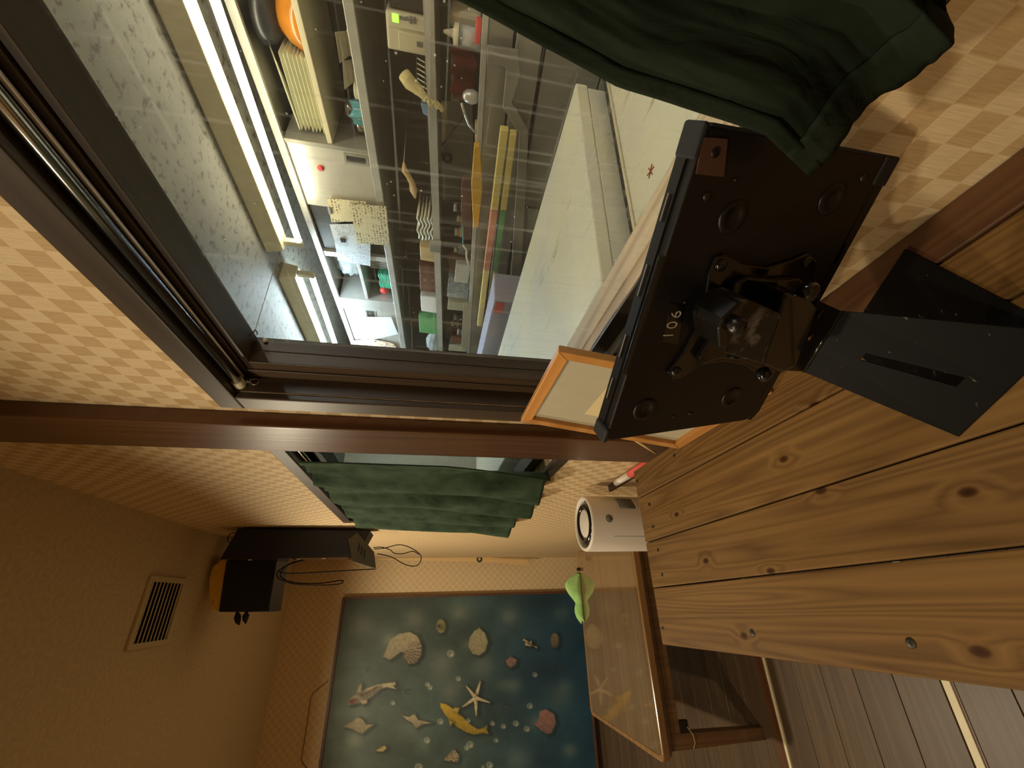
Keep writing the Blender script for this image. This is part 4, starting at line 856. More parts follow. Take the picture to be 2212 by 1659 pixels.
nt.links.new(vc.outputs[0], bs.inputs['Base Color']); bs.inputs['Roughness'].default_value = 0.6; bump(nt, bs, nn.outputs[0], .3, .001)
me.materials.append(cm); cv_ = bpy.data.objects.new('canvas', me); put(cv_, o0, mu)
obj('backing_board', MB().box(mx0 + fw, mx1 - fw, 4.372, 4.398, mz0 + fw, mz1 - fw), 'baseboard', mu)
# cord tacked above the mural
cp = [PY(p, 4.396) for p in ((708, 1472),(704, 1475), (676, 1497), (671, 1510), (664, 1560), (656, 1610), (651, 1640), (655, 1650), (664, 1661))]
tag(obj('twine', MB().tube(cp, .0028, 6), 'brown_cord'), 'tan cord bent over the top of the mural frame', 'cord')

# ------------------------------------------------------------------ ceiling vent
vt = thing('ceiling_vent', 'cream slatted ventilation grille in the dark ceiling', 'vent', (-0.01, 2.385, CE - .012))
vx0, vx1, vy0, vy1 = -0.148, 0.128, 2.225, 2.536
for (a, b, c_, d_) in ((vx0, vx1, vy0, vy0 + .022), (vx0, vx1, vy1 - .022, vy1), (vx0, vx0 + .022, vy0 + .022, vy1 - .022), (vx1 - .022, vx1, vy0 + .022, vy1 - .022)):
    obj('grille_frame', MB().box(a, b, c_, d_, CE - .012, CE - .0005), 'vent', vt, .002)
obj('dark_duct', MB().box(vx0 + .022, vx1 - .022, vy0 + .022, vy1 - .022, CE - .0015, CE - .0005), 'baseboard', vt)
nsl = 9; dy = (vy1 - vy0 - .044) / nsl
for i in range(nsl):
    yc = vy0 + .022 + dy * (i + .5)
    obj('slat', MB().hexa([(vx0 + .022, yc - .011, CE - .010), (vx1 - .022, yc - .011, CE - .010), (vx1 - .022, yc - .008, CE - .012), (vx0 + .022, yc - .008, CE - .012)], [(vx0 + .022, yc + .006, CE - .003), (vx1 - .022, yc + .006, CE - .003), (vx1 - .022, yc + .009, CE - .005), (vx0 + .022, yc + .009, CE - .005)]), 'vent', vt)

# ------------------------------------------------------------------ loudspeaker, box and cables in the corner
YS = 2.42
sp = thing('wall_speaker', 'tall black loudspeaker hung on the wall by the far window', 'speaker', (0.28, YS, R(0.33)))
fp = [PY(p, YS) for p in ((515, 1137), (476, 1206), (600, 1204), (770, 1200), (800, 1146))]
fp = [Vector((min(p.x, .352), p.y, p.z)) for p in fp]
obj('cabinet', MB().prism(fp, (0, .17, 0)), 'navy', sp, .004)
obj('front_grille', MB().prism([fp[1], fp[3], fp[3] + Vector((-.006, 0, 0)), fp[1] + Vector((-.006, 0, .01))], (0, .17, 0)), 'black_gloss', sp, .0015)
for px in ((645, 1207), (748 + 22, 1203), (540, 1208), (700, 1205)):  # bright chips along the cabinet edge stand in for glints
    p = PY(px, YS); obj('edge_glint', MB().box(p.x - .006, p.x - .001, YS - .003, YS + .0, p.z - .008, p.z + .008), 'steel', sp)
br = thing('speaker_bracket', 'grey slotted metal bracket under the tall black loudspeaker', 'bracket', (0.25, YS, R(0.22)))
q = [PY(p, YS - .01) for p in ((752, 1165), (762, 1213), (812, 1228), (808, 1192), (772, 1150))]
q = [Vector((min(p.x, .356), p.y, p.z)) for p in q]
cen = sum(q, Vector()) / 5
obj('bracket_plate', MB().prism(q, (0, .004, 0)), 'bracket', br, .001)
obj('bracket_web', MB().prism([q[1], q[2], q[2] + Vector((.004, 0, .004)), q[1] + Vector((.004, 0, .004))], (0, .10, 0)), 'bracket', br, .001)
for k_ in (-1, 0, 1):
    c_ = cen + (q[3] - q[4]).normalized() * (.022 * k_); a_ = (q[1] - q[4]).normalized() * .02; b_ = (q[3] - q[4]).normalized() * .006
    obj('bracket_slot', MB().prism([c_ - a_ - b_, c_ + a_ - b_, c_ + a_ + b_, c_ - a_ + b_], (0, -.001, 0)), 'black_matt', br)
YBX = 2.72
bx = thing('hanging_box', 'square dark blue box jutting out behind the tall loudspeaker', 'box', (0.1, YBX, R(0.8)))
fb_ = [PY(p, YBX) for p in ((492, 1190), (472, 1322), (580, 1322), (602, 1190))]
obj('box_body', MB().prism(fb_, (0, .22, 0)), 'navy', bx, .004)
obj('box_arm', MB().box(0.20, 0.359, YBX + .08, YBX + .12, R(0.86), R(0.90)), 'black', bx)
pz = PY((470, 1265), YBX)
bk = [PY(p, YBX + .02) for p in ((478, 1210), (458, 1222), (450, 1250), (450, 1285), (456, 1318), (468, 1321))]
bz = max(p.z for p in fb_)
tag(obj('straw_hat', MB().prism([Vector((p.x, p.y, p.z)) for p in [fb_[0] + Vector((.0, .01, .001)), bk[0], bk[1], bk[2], bk[3], bk[4], fb_[1] + Vector((0.0, .01, .001))]], (0, .16, 0)), 'gold_straw', bevel=.012, seg=3), 'yellow straw bundle lying on top of the dark blue box', 'straw')
tag(obj('paper_slip', MB().prism([fb_[1] + Vector((.02, .002, .004)), fb_[1] + Vector((-.004, .002, .008)), fb_[1] + Vector((-.005, .05, .010)), fb_[1] + Vector((.02, .05, .005))], (0, 0, .001)), 'white_paper'), 'white paper slip under the yellow straw', 'paper')
for k_, (pa, pb, pc) in enumerate((((512, 1322), (514, 1342), (517, 1350)), ((532, 1322), (530, 1338), (531, 1347)))):
    a_, b_, c_ = PY(pa, YBX + .01), PY(pb, YBX + .005), PY(pc, YBX + .0)
    tag(obj('rag_tail', MB().tube([a_, (a_ + b_) / 2, b_, c_], [.006, .017, .014, .003], 8), 'black_matt'), ['wide black rag tail hanging off the dark blue box', 'narrow black rag tail hanging off the dark blue box'][k_], 'rag')
def cable(label, pts, r=.0026):
    P_ = [Vector(p) for p in pts]; out = []
    for i in range(len(P_) - 1):
        p0, p1, p2, p3 = P_[max(i - 1, 0)], P_[i], P_[i + 1], P_[min(i + 2, len(P_) - 1)]
        for k_ in range(6):
            t2 = k_ / 6; out.append(.5 * ((2 * p1) + (-p0 + p2) * t2 + (2 * p0 - 5 * p1 + 4 * p2 - p3) * t2 ** 2 + (-p0 + 3 * p1 - 3 * p2 + p3) * t2 ** 3))
    out.append(P_[-1]); return tag(obj('cable', MB().tube(out, r, 7), 'cable'), label, 'cable')
YCB = 2.50
cable('black cable sagging in a long double loop below the dark blue box', [PY(p, YCB + .06) for p in ((745, 1202), (690, 1206), (640, 1214), (605, 1230), (598, 1242), (606, 1252), (640, 1262), (700, 1264), (735, 1261), (741, 1256), (735, 1254), (690, 1260), (640, 1259), (612, 1250), (606, 1238), (625, 1218), (665, 1207))])
cable('straight black cable stretched between the dark blue box and the bracket', [PY(p, YCB + .04) for p in ((600, 1233), (615, 1238), (650, 1238), (740, 1233), (812, 1229))])
cable('black cable looped under the grey bracket', [PY(p, YCB - .06) for p in ((808, 1186), (830, 1184), (860, 1177), (882, 1181), (905, 1195), (910, 1207), (903, 1220), (890, 1223), (870, 1217), (845, 1203), (815, 1196))], .0022)
cable('short black cable curl under the bracket plug', [PY(p, YCB - .05) for p in ((806, 1183), (825, 1182), (843, 1188), (852, 1195), (870, 1196), (892, 1191), (905, 1198))], .0022)
cable('thin black wire poking up behind the loudspeaker', [PY(p, YS + .05) for p in ((512, 1152), (500, 1152), (492, 1162), (496, 1172), (512, 1178))], .002)
# pale stick in the corner
YK = 4.30
sk = thing('hanging_stick', 'long pale wooden stick hanging in the room corner', 'stick', (0.3, YK, R(-0.8)))
a, b, c_ = PY((815, 1206), YK), PY((1040, 1208), YK), PY((1140, 1213), YK)
obj('stick_shaft', MB().prism([a + Vector((-.010, 0, 0)), a + Vector((.010, 0, 0)), b + Vector((.022, 0, 0)), c_ + Vector((.02, 0, 0)), c_ + Vector((-.035, 0, -.03)), b + Vector((-.022, 0, 0))], (0, .012, 0)), 'bamboo', sk, .003)
obj('stick_ring', MB().lathe([(.012, 0), (.020, .003), (.028, 0), (.020, -.003), (.012, 0)], b + Vector((0, -.002, .02)), (0, 1, 0), 20), 'steel_dark', sk)
obj('hang_nail', MB().tube([a + Vector((0, -.004, .0)), Vector((a.x, YB - .0005, a.z))], .003, 6), 'steel_dark', sk)

# ================================================================== kitchen seen through window 1
XC = 1.50                                       # face of the hanging cupboard
def quadX(ps, x): return [PX(p, x) for p in ps]
def kslab(name, ps, x, depth, m, parent=None, bevel=0.0, label=None, cat=None, group=None):
    o = obj(name, MB().prism(quadX(ps, x), (depth, 0, 0)), m, parent, bevel)
    if label: tag(o, label, cat, group)
    return o
# ---- fluorescent lamps under the ceiling
def tube_lamp(label, pa, pb, x, m, far):
    A, B = PX(pa, x), PX(pb, x); z = (A.z if far else B.z); y0, y1 = (A.y, A.y + 1.16) if far else (B.y - 1.2, B.y)
    t = thing('fluorescent_lamp', label, 'lamp', (x, (y0 + y1) / 2, z), 'kitchen tube lamps')
    obj('housing', MB().hexa([(x - .04, y0 - .03, z + .058), (x + .03, y0 - .03, z + .058), (x + .03, y1 + .03, z + .058), (x - .04, y1 + .03, z + .058)], [(x - .055, y0 - .03, KZ - .0005), (x + .045, y0 - .03, KZ - .0005), (x + .045, y1 + .03, KZ - .0005), (x - .055, y1 + .03, KZ - .0005)]), 'lamp_white', t, .003)
    obj('tube', MB().tube([(x, y0, z), (x, y1, z)], .0125, 14), m, t)
    for y_ in (y0 - .012, y1 + .012):
        obj('socket', MB().box(x - .012, x + .012, y_ - .012, y_ + .012, z - .014, z + .0575), 'lamp_white', t, .003)
    return t
A = PX((452, -40), 1.42)
tube_lamp('warm white tube lamp above the open dish shelf', (465, 0), (645, 520), 1.36, 'tube_warm', False)
tube_lamp('cool white tube lamp above the notes and far door', (674, 598), (732, 745), 1.36, 'tube_cool', True)

def fill_tube(x, y0, y1):                    # unseen tube added to fill the worktop side with light
    z = KZ - .075; t = thing('fluorescent_lamp', 'added fill tube, unseen, over the worktop beyond the near curtain', 'lamp', (x, (y0 + y1) / 2, z), 'kitchen tube lamps')
    obj('housing', MB().box(x - .05, x + .05, y0 - .03, y1 + .03, z + .03, KZ - .0005), 'lamp_white', t, .003)
    obj('tube', MB().tube([(x, y0, z), (x, y1, z)], .014, 14), 'tube_fill', t)
    for y_ in (y0 - .012, y1 + .012): obj('socket', MB().box(x - .012, x + .012, y_ - .012, y_ + .012, z - .018, z + .0295), 'lamp_white', t, .003)
fill_tube(0.95, -1.35, -0.15)
# ---- hanging steel cupboard
cb = thing('steel_cupboard', 'stainless steel hanging cupboard with open shelves and doors', 'cupboard', (1.65, 1.1, R(0.25)))
def cupz(y, k):                                  # k 0 top edge .. 1 bottom edge, along the picture's slight slope
    za, zb_ = 0.640 - 0.045 * (y - 0.6), 0.305 - 0.042 * (y - 0.6); return R(za + (zb_ - za) * k)
def cslab(name, y0, y1, k0, k1, x0, x1, m, parent=cb, bevel=0.0, label=None):
    a = [(x0, y0, cupz(y0, k1)), (x0, y1, cupz(y1, k1)), (x0, y1, cupz(y1, k0)), (x0, y0, cupz(y0, k0))]
    return obj(name, MB().prism(a, (x1 - x0, 0, 0)), m, parent, bevel, label=label)
CY0, CY1 = -0.6, 2.75
cslab('top_panel', CY0, CY1, -0.03, 0.0, XC + .004, KX - .005, 'steel_dull'); cslab('bottom_panel', CY0, CY1, 0.955, 1.0, XC + .004, KX - .005, 'steel_dull')
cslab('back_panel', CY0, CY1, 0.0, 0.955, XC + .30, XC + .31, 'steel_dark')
cslab('top_rail', CY0, CY1, -0.03, 0.055, XC - .012, XC + .004, 'steel', bevel=.002); cslab('bottom_rail', CY0, CY1, 0.93, 1.02, XC - .012, XC + .004, 'steel', bevel=.002)
yA = PX((612, 302), XC).y; yB = PX((640, 425), XC).y; yC = PX((690, 545), XC).y; yD = PX((722, 640), XC).y; yE = PX((730, 662), XC).y
cslab('divider', yA - .012, yA + .004, 0.055, 0.93, XC - .006, XC + .30, 'steel_dull', bevel=.001)
cslab('divider', yC - .016, yC + .014, 0.055, 0.93, XC - .004, XC + .30, 'steel', bevel=.002)
cslab('divider', yD - .004, yE, 0.055, 0.93, XC - .010, XC + .30, 'steel', bevel=.002)
cslab('divider', CY1 - .01, CY1, 0.0, 0.955, XC, XC + .30, 'steel')
sh1 = cslab('shelf_board', CY0, yA - .012, 0.50, 0.555, XC, XC + .299, 'cream_pl', bevel=.002)
sh2 = cslab('shelf_board', yC + .014, yD - .004, 0.47, 0.52, XC, XC + .299, 'steel', bevel=.002)
def door(y0, y1):
    d_ = cslab('sliding_door', y0, y1, 0.06, 0.925, XC - .002, XC + .008, 'steel_door', bevel=.002)
    return d_
def pull(d_, pa, pb):
    a, b = PX(pa, XC - .003), PX(pb, XC - .003); y0, y1, z0, z1 = min(a.y, b.y), max(a.y, b.y), min(a.z, b.z), max(a.z, b.z)
    f = MB()
    for (ya, yb_, za, zb_) in ((y0, y1, z1 - .008, z1), (y0, y1, z0, z0 + .008), (y0, y0 + .008, z0 + .008, z1 - .008), (y1 - .008, y1, z0 + .008, z1 - .008)): f.box(XC - .005, XC - .0022, ya, yb_, za, zb_)
    h_ = obj('finger_pull', f, 'steel_dull', d_); obj('pull_recess', MB().box(XC - .0028, XC - .0021, y0 + .008, y1 - .008, z0 + .008, z1 - .008), 'steel_dark', d_)
d1 = door(yA + .005, yB + .03); pull(d1, (742, 330), (797, 360))
d2 = door(yE + .003, CY1 - .012); pull(d2, (788, 668), (814, 688))
cslab('back_door', yB + .032, yC - .018, 0.06, 0.925, XC + .012, XC + .020, 'steel_dark')
p = PX((693, 363), XC - .004); tag(obj('red_reflection', MB().lathe([(.012, 0), (.012, .004), (.0001, .005)], (XC - .0025, p.y, p.z), (-1, 0, 0), 16), 'red_pl'), 'small red disc painted as a reflection on the near cupboard door', 'reflection')  # red disc put in for a reflected spot of light
# notes
def note(name, ps, x, m, label, cat='paper'):
    q = quadX(ps, x); return tag(obj(name, MB().prism(q, (.0012, 0, 0)), m), label, cat)
note('note_sheet', ((706, 428), (790, 436), (790, 478), (716, 480)), XC - .020, 'note', 'cream handwritten sheet clipped behind the front note')
note('note_sheet', ((712, 485), (762, 484), (800, 500), (800, 575), (730, 562), (722, 520)), XC - .018, 'note_w', 'white printed sheet hanging below the cream notes')
note('note_sheet', ((754, 440), (834, 446), (842, 530), (772, 526)), XC - .026, 'note', 'front cream note with brush writing on the cupboard')
note('note_sheet', ((790, 685), (845, 685), (860, 722), (785, 738), (770, 715)), XC - .012, 'white_paper', 'blank white sheet taped to the far cupboard door')
note('flyer_sheet', ((760, 737), (795, 731), (850, 742), (862, 760), (765, 760)), XC - .014, 'flyer', 'colourful flyer stuck at the far cupboard door edge', 'flyer')
p = PX((741, 519), XC - .022); tag(obj('paper_clip', MB().box(XC - .026, XC - .020, p.y - .012, p.y + .012, p.z - .012, p.z + .012), 'dark_glaze', bevel=.003), 'dark clip on the white printed sheet', 'clip')
p = PX((712, 456), XC - .026); tag(obj('paper_clip', MB().box(XC - .028, XC - .021, p.y - .018, p.y + .018, p.z - .006, p.z + .006), 'steel_dull', bevel=.002), 'grey clip on the rear cream sheet', 'clip')
# ---- dishes on the shelf
def shelf_z(y, k): return cupz(y, k)
SX = XC + .06
yP0, yP1 = PX((640, 105), SX).y, PX((690, 275), SX).y
zP = cupz((yP0 + yP1) / 2, .50) + .002
for i in range(7):
    q0, q1 = zP + .0125 * i, zP + .0125 * i + .0075
    yo = (.004, -.002, .001, .003, -.003, .002, 0)[i]
    c0 = (yP0 + yP1) / 2 + yo; hw = (yP1 - yP0) / 2
    zl = lambda y_: (cupz(y_, .50) - cupz((yP0 + yP1) / 2, .50))
    xs0, xs1 = SX - .035, SX + .18
    a = [(xs0 + .02, c0 - hw + .02, 0), (xs1 - .02, c0 - hw + .02, 0), (xs1 - .02, c0 + hw - .02, 0), (xs0 + .02, c0 + hw - .02, 0)]
    b = [(xs0, c0 - hw, .010), (xs1, c0 - hw, .010), (xs1, c0 + hw, .010), (xs0, c0 + hw, .010)]
    c3 = [(xs0 + .004, c0 - hw + .004, .012), (xs1 - .004, c0 - hw + .004, .012), (xs1 - .004, c0 + hw - .004, .012), (xs0 + .004, c0 + hw - .004, .012)]
    mbp = MB(); L_ = [Vector((x, y_, z + q0 + zl(y_))) for lst in (a, b, c3) for x, y_, z in lst]
    mbp.add(L_, [(3, 2, 1, 0)] + [(i_, (i_ + 1) % 4, 4 + (i_ + 1) % 4, 4 + i_) for i_ in range(4)] + [(4 + i_, 4 + (i_ + 1) % 4, 8 + (i_ + 1) % 4, 8 + i_) for i_ in range(4)] + [(8, 9, 10, 11)])
    tag(obj('oblong_dish', mbp, 'dish', bevel=.002), 'pale green oblong dish, %s in the stack on the cupboard shelf' % ('lowest', 'second', 'third', 'fourth', 'fifth', 'sixth', 'seventh')[i], 'dish', 'stacked oblong dishes')
ztop_ = zP + .0125 * 7
yq = [yP0 - .0, yP0 + .12, yP0 + .30]
tag(obj('oblong_dish', MB().prism([(SX - .03, yq[0] + .03, ztop_ + .02 - .002), (SX + .03, yq[0] + .02, ztop_ + .045), (SX + .05, yq[1] + .02, ztop_ + .040), (SX + .02, yq[2] - .05, ztop_ + .0), (SX - .035, yq[2] - .05, ztop_ - .004)], (.012, 0, .010)), 'dish', bevel=.004), 'tilted pale dish leaning on top of the dish stack', 'dish')
bc = PX((632, 40), SX + .04); bz = cupz(bc.y - .1, .50) + .001
bt = thing('rice_bowl', 'amber bowl upside down under a dark bowl on the cupboard shelf', 'bowl', (SX + .05, bc.y - .005, bz))
obj('bowl_wall', MB().lathe([(.085, 0), (.088, .012), (.072, .045), (.050, .068), (.03, .072), (.0001, .072)], (SX + .05, bc.y - .005, bz), (0, 0, 1), 30), 'amber', bt)
b2_ = thing('dark_bowl', 'dark glazed bowl stacked over the amber bowl', 'bowl', (SX + .05, bc.y + .004, bz + .0725))
obj('bowl_wall', MB().lathe([(.0001, .0), (.045, .0), (.072, .02), (.082, .05), (.078, .062), (.074, .060), (.066, .03), (.0001, .012)], (SX + .05, bc.y + .004, bz + .0725), (0, 0, 1), 30), 'dark_glaze', b2_)
def onfloor(px, k=.955, x=SX): p = PX(px, x); return Vector((x, p.y, cupz(p.y - .05, k) + .001))
def cardbox(px0, px1, label, m='card', tilt=0.0, x=SX, dep=.09, h=None):
    a, b = PX(px0, x), PX(px1, x); y0, y1 = min(a.y, b.y), max(a.y, b.y); zf = max(cupz(y0, .955), cupz(y1, .955)) + .001; zt_ = max(a.z, b.z) if h is None else zf + h
    yc = (y0 + y1) / 2; s_, c_ = math.sin(tilt), math.cos(tilt); hy, hx = (y1 - y0) / 2, dep / 2; xc = x + hx
    P_ = [(xc + dx * c_ - dy_ * s_, yc + dx * s_ + dy_ * c_) for dx, dy_ in ((-hx, -hy), (hx, -hy), (hx, hy), (-hx, hy))]
    t = thing('carton', label, 'carton', (xc, yc, zf))
    obj('carton_body', MB().hexa([(u_, v_, zf) for u_, v_ in P_], [(u_, v_, zt_ - .012) for u_, v_ in P_]), m, t, .001)
    f0, f1 = P_[0], P_[3]
    obj('carton_flap', MB().prism([(f0[0], f0[1], zt_ - .011), (f1[0], f1[1], zt_ - .011), (f1[0] - .035, f1[1] + .008, zt_ + .012), (f0[0] - .035, f0[1] - .008, zt_ + .012)], (.002, 0, .001)), m, t)
cardbox((738, 66), (790, 128), 'open grey cardboard carton on the lower cupboard shelf')
cardbox((752, 140), (795, 190), 'small grey carton tipped beside the open carton', tilt=.5, dep=.05)
cp_ = onfloor((790, 205)); tag(obj('cup_stack', MB().lathe([(.0001, 0), (.026, 0)] + [(.026 + .003 * (k_ % 2), .004 * k_ + .003) for k_ in range(9)] + [(.0001, .040)], cp_ + Vector((.02, 0, 0)), (0, 0, 1), 24), 'dish'), 'short ribbed white cup on the lower cupboard shelf', 'cup')
cp_ = onfloor((785, 252)); jt = thing('spice_jar', 'jar wrapped in teal film on the lower cupboard shelf', 'jar', cp_ + Vector((.03, 0, 0)))
obj('jar_body', MB().lathe([(.0001, 0), (.034, 0), (.036, .01), (.034, .05), (.026, .056), (.0001, .056)], cp_ + Vector((.03, 0, 0)), (0, 0, 1), 22), 'glassware', jt)
obj('jar_lid', MB().lathe([(.0001, .0565), (.028, .0565), (.028, .078), (.026, .08), (.0001, .08)], cp_ + Vector((.03, 0, 0)), (0, 0, 1), 22), 'chrome', jt)
def wrap(u, v): an = u * 5; return cp_ + Vector((.03 + (.039 + .006 * math.sin(u * 31)) * math.cos(an), (.039 + .006 * math.sin(u * 31)) * math.sin(an), .002 + .05 * v + .006 * math.sin(u * 23)))
cp_ = cp_ + Vector((0, 0, .006)); obj('film_wrap', MB().sheet(wrap, 40, 4), 'teal_pk', jt, solid=.001)
cp_ = onfloor((792, 291)); ct_ = thing('tin_can', 'short brass-coloured tin at the end of the lower shelf', 'tin', cp_ + Vector((.03, -.022, 0)))
obj('tin_body', MB().lathe([(.0001, 0), (.029, 0), (.029, .024), (.0001, .024)], cp_ + Vector((.03, -.022, 0)), (0, 0, 1), 24), 'bracket', ct_)
obj('tin_lid', MB().lathe([(.0001, .0242), (.0305, .0242), (.0305, .046), (.028, .048), (.0001, .048)], cp_ + Vector((.03, -.022, 0)), (0, 0, 1), 24), 'chrome', ct_)
p = PX((745, 222), XC + .29); tag(obj('wall_light_spot', MB().lathe([(.018, 0), (.018, .003), (.0001, .003)], (XC + .2985, p.y, p.z), (-1, 0, 0), 20), 'white_pl'), 'small white disc painted as a light spot on the dark back of the cupboard', 'disc')  # white disc put in as a spot of light
# second open bay: plastic bag, green trays, red bag
def blob(name, c_, r3, m, label, cat, seed=1, amp=.25, n_=18):
    rs = random.Random(seed); ph = [rs.uniform(0, 6.28) for _ in range(8)]
    def f(u, v):
        a_, b_ = u * 2 * math.pi, (v - .5) * math.pi; k_ = 1 + amp * (.5 * math.sin(3 * a_ + ph[0]) * math.cos(2 * b_ + ph[1]) + .35 * math.sin(7 * a_ + ph[2]) * math.cos(5 * b_ + ph[3]) + .25 * math.sin(11 * b_ + ph[4] + 2 * a_))
        k_ = k_ if 0.02 < v < .98 else 1
        return (c_[0] + r3[0] * k_ * math.cos(a_) * math.cos(b_), c_[1] + r3[1] * k_ * math.sin(a_) * math.cos(b_), c_[2] + r3[2] * k_ * math.sin(b_))
    return tag(obj(name, MB().sheet(f, 28, n_), m), label, cat)
p = PX((745, 585), SX); zf = cupz(p.y - .12, .47); blob('plastic_bag', (SX + .05, p.y - .02, zf + .068), (.05, .10, .06), 'bag', 'clear plastic bag on the upper far shelf', 'bag', 3)
p = PX((762, 615), SX); blob('snack_bag', (SX + .17, p.y - .005, cupz(p.y - .08, .47) + .066), (.028, .034, .032), 'card', 'brown packet behind the clear bag on the far shelf', 'packet', 5)
y0, y1 = PX((810, 580), SX).y, PX((840, 614), SX).y
for i in range(9):
    yc = (y0 + y1) / 2; hw = (y1 - y0) / 2
    def wavy(u, v, i=i): return (SX - .03 + .11 * v, yc + hw * (2 * u - 1), cupz(yc - hw, .955) + .007 + .0078 * i + .0032 * math.sin(u * 11))
    tag(obj('wavy_tray', MB().sheet(wavy, 18, 2), 'teal_dish', solid=.0038), ORD[i] + ' sea-green wavy tray from the bottom of the stack on the far shelf', 'tray', 'sea-green wavy trays')
p = PX((835, 632), SX); blob('red_bag', (SX - .01, p.y - .036, cupz(p.y - .05, .955) + .060), (.024, .022, .026), 'red_pl', 'crumpled red bag beside the sea-green trays', 'bag', 8, .1)
p = PX((790, 565), SX); cs = [(SX, p.y - .035 + .012 * k_, cupz(p.y, .955) + .002) for k_ in range(7)]
for k_, c_ in enumerate(cs):
    tag(obj('steel_comb', MB().box(c_[0], c_[0] + .06, c_[1], c_[1] + .004, c_[2], c_[2] + .11), 'steel'), ORD[k_] + ' upright steel divider from the white printed sheet', 'divider', 'steel dividers on the far shelf')

# ---- back splash things: sloping rail and what stands on it
XR = 1.46
ra, rb = PX((925, -30), XR), PX((944, 530), XR)
rl = thing('steel_rail_shelf', 'narrow steel wall shelf below the cupboard', 'shelf', (1.6, 1.0, R(0.02)))
def railz(y): k_ = (y - ra.y) / (rb.y - ra.y); return ra.z + (rb.z - ra.z) * k_
yr0, yr1 = -0.5, 2.75
obj('front_lip', MB().prism([(XR, yr0, railz(yr0) - .014), (XR, yr1, railz(yr1) - .014), (XR, yr1, railz(yr1) + .016), (XR, yr0, railz(yr0) + .016)], (.004, 0, 0)), 'steel', rl)
obj('shelf_plate', MB().prism([(XR + .0045, yr0, railz(yr0) - .014), (XR + .0045, yr1, railz(yr1) - .014), (XR + .0045, yr1, railz(yr1) - .010), (XR + .0045, yr0, railz(yr0) - .010)], (.26, 0, 0)), 'steel_dull', rl)
obj('side_clip', MB().box(XR - .006, XR - .0005, PX((930, 520), XR).y - .01, PX((930, 535), XR).y + .02, railz(1.4) - .02, railz(1.4) + .03), 'steel_dull', rl, .001)
def stand(y): return railz(y - .02) - .0085
# appliance
a, b = PX((832, 22), XR + .05), PX((918, 122), XR + .05)
y0, y1 = a.y, b.y; z0, z1 = stand(y0), a.z
apn = thing('ice_maker_panel', 'cream kitchen appliance with a green digital display', 'appliance', (XR + .15, (y0 + y1) / 2, z0))
xa = XR + .05
obj('appliance_body', MB().box(xa, xa + .20, y0, y1, z0, z1), 'cream_pl', apn, .006)
obj('control_panel', MB().box(xa - .003, xa, y0 + .006, y0 + .034, z0 + .02, z1 - .008), 'lamp_white', apn, .001)
obj('door_panel', MB().box(xa - .005, xa, y0 + .042, y1 - .008, z0 + .012, z1 - .034), 'cream_pl', apn, .003)
pd = PX((855, 38), xa); obj('display', MB().box(xa - .0042, xa - .003, pd.y - .010, pd.y + .010, pd.z - .008, pd.z + .010), 'led', apn)
for i, px in enumerate(((866, 38), (874, 40), (880, 40), (888, 38), (896, 40), (888, 47), (896, 47))):
    pb_ = PX(px, xa - .003); obj('button', MB().box(xa - .005, xa - .003, pb_.y - .0045, pb_.y + .0045, pb_.z - .004, pb_.z + .004), 'grey_pl', apn)
obj('door_badge', MB().box(xa - .0058, xa - .005, (y0 + y1) / 2 + .01, (y0 + y1) / 2 + .024, z0 + .03, z0 + .048), 'grey_pl', apn)
tag(obj('dark_appliance', MB().box(xa + .01, xa + .2, y0 - .20, y0 - .006, stand(y0 - .2), z1 - .006), 'dark_glaze', bevel=.006), 'dark boxy appliance beside the cream one', 'appliance')
# wire basket
y0, y1 = PX((890, 130), XR + .05).y, PX((890, 185), XR + .05).y; zb_ = stand(y1)
wb = thing('wire_basket', 'dark wire basket leaning on the wall shelf', 'basket', (XR + .08, (y0 + y1) / 2, zb_))
for i in range(6):
    y_ = y0 + (y1 - y0) * i / 5; obj('wire', MB().tube([(XR + .03, y_, zb_ + .004), (XR + .09, y_ + .01, zb_ + .062)], .002, 6), 'cream_pl', wb)
for k_ in (0.0, .5, 1.0):
    obj('cross_wire', MB().tube([(XR + .03 + .06 * k_, y0 - .004 + .01 * k_, zb_ + .004 + .058 * k_), (XR + .03 + .06 * k_, y1 + .004 + .01 * k_, zb_ + .004 + .058 * k_)], .0025, 6), 'steel_dark', wb)
# twisted cloth over the lip
rp = [PX(p, x) for p, x in (((872, 160), XR + .03), ((885, 178), XR + .015), ((905, 195), XR + .0), ((918, 210), XR - .016), ((930, 220), XR - .018), ((942, 224), XR - .018), ((950, 230), XR - .018), ((957, 236), XR - .018))]
rt = thing('twisted_cloth', 'cream cloth twisted over the wall shelf edge', 'cloth', rp[5])
obj('twist', MB().tube(rp, [.020, .022, .016, .010, .009, .010, .009, .006], 10), 'rope', rt)
hx_ = []
for i in range(40):
    t2 = i / 39 * (len(rp) - 1); k_ = min(int(t2), len(rp) - 2); p = rp[k_] + (rp[k_ + 1] - rp[k_]) * (t2 - k_); rr = (.018, .02, .014, .010, .009, .009, .008, .006)[min(k_ + 1, 7)] + .001
    hx_.append(p + Vector((-abs(math.cos(i * .9)) * .3 * rr - rr * .5, math.sin(i * .9) * rr, 0)))
obj('strand', MB().tube(hx_, .004, 7), 'rope', rt)
p = PX((897, 232), XR + .03); zq = stand(p.y); tag(obj('blue_packet', MB().hexa([(XR + .02, p.y - .022, zq), (XR + .06, p.y - .022, zq), (XR + .06, p.y + .026, zq), (XR + .02, p.y + .026, zq)], [(XR + .03, p.y - .018, zq + .05), (XR + .05, p.y - .018, zq + .05), (XR + .05, p.y + .018, zq + .042), (XR + .03, p.y + .018, zq + .042)]), 'blue_pk', bevel=.004), 'small blue packet on the wall shelf', 'packet')
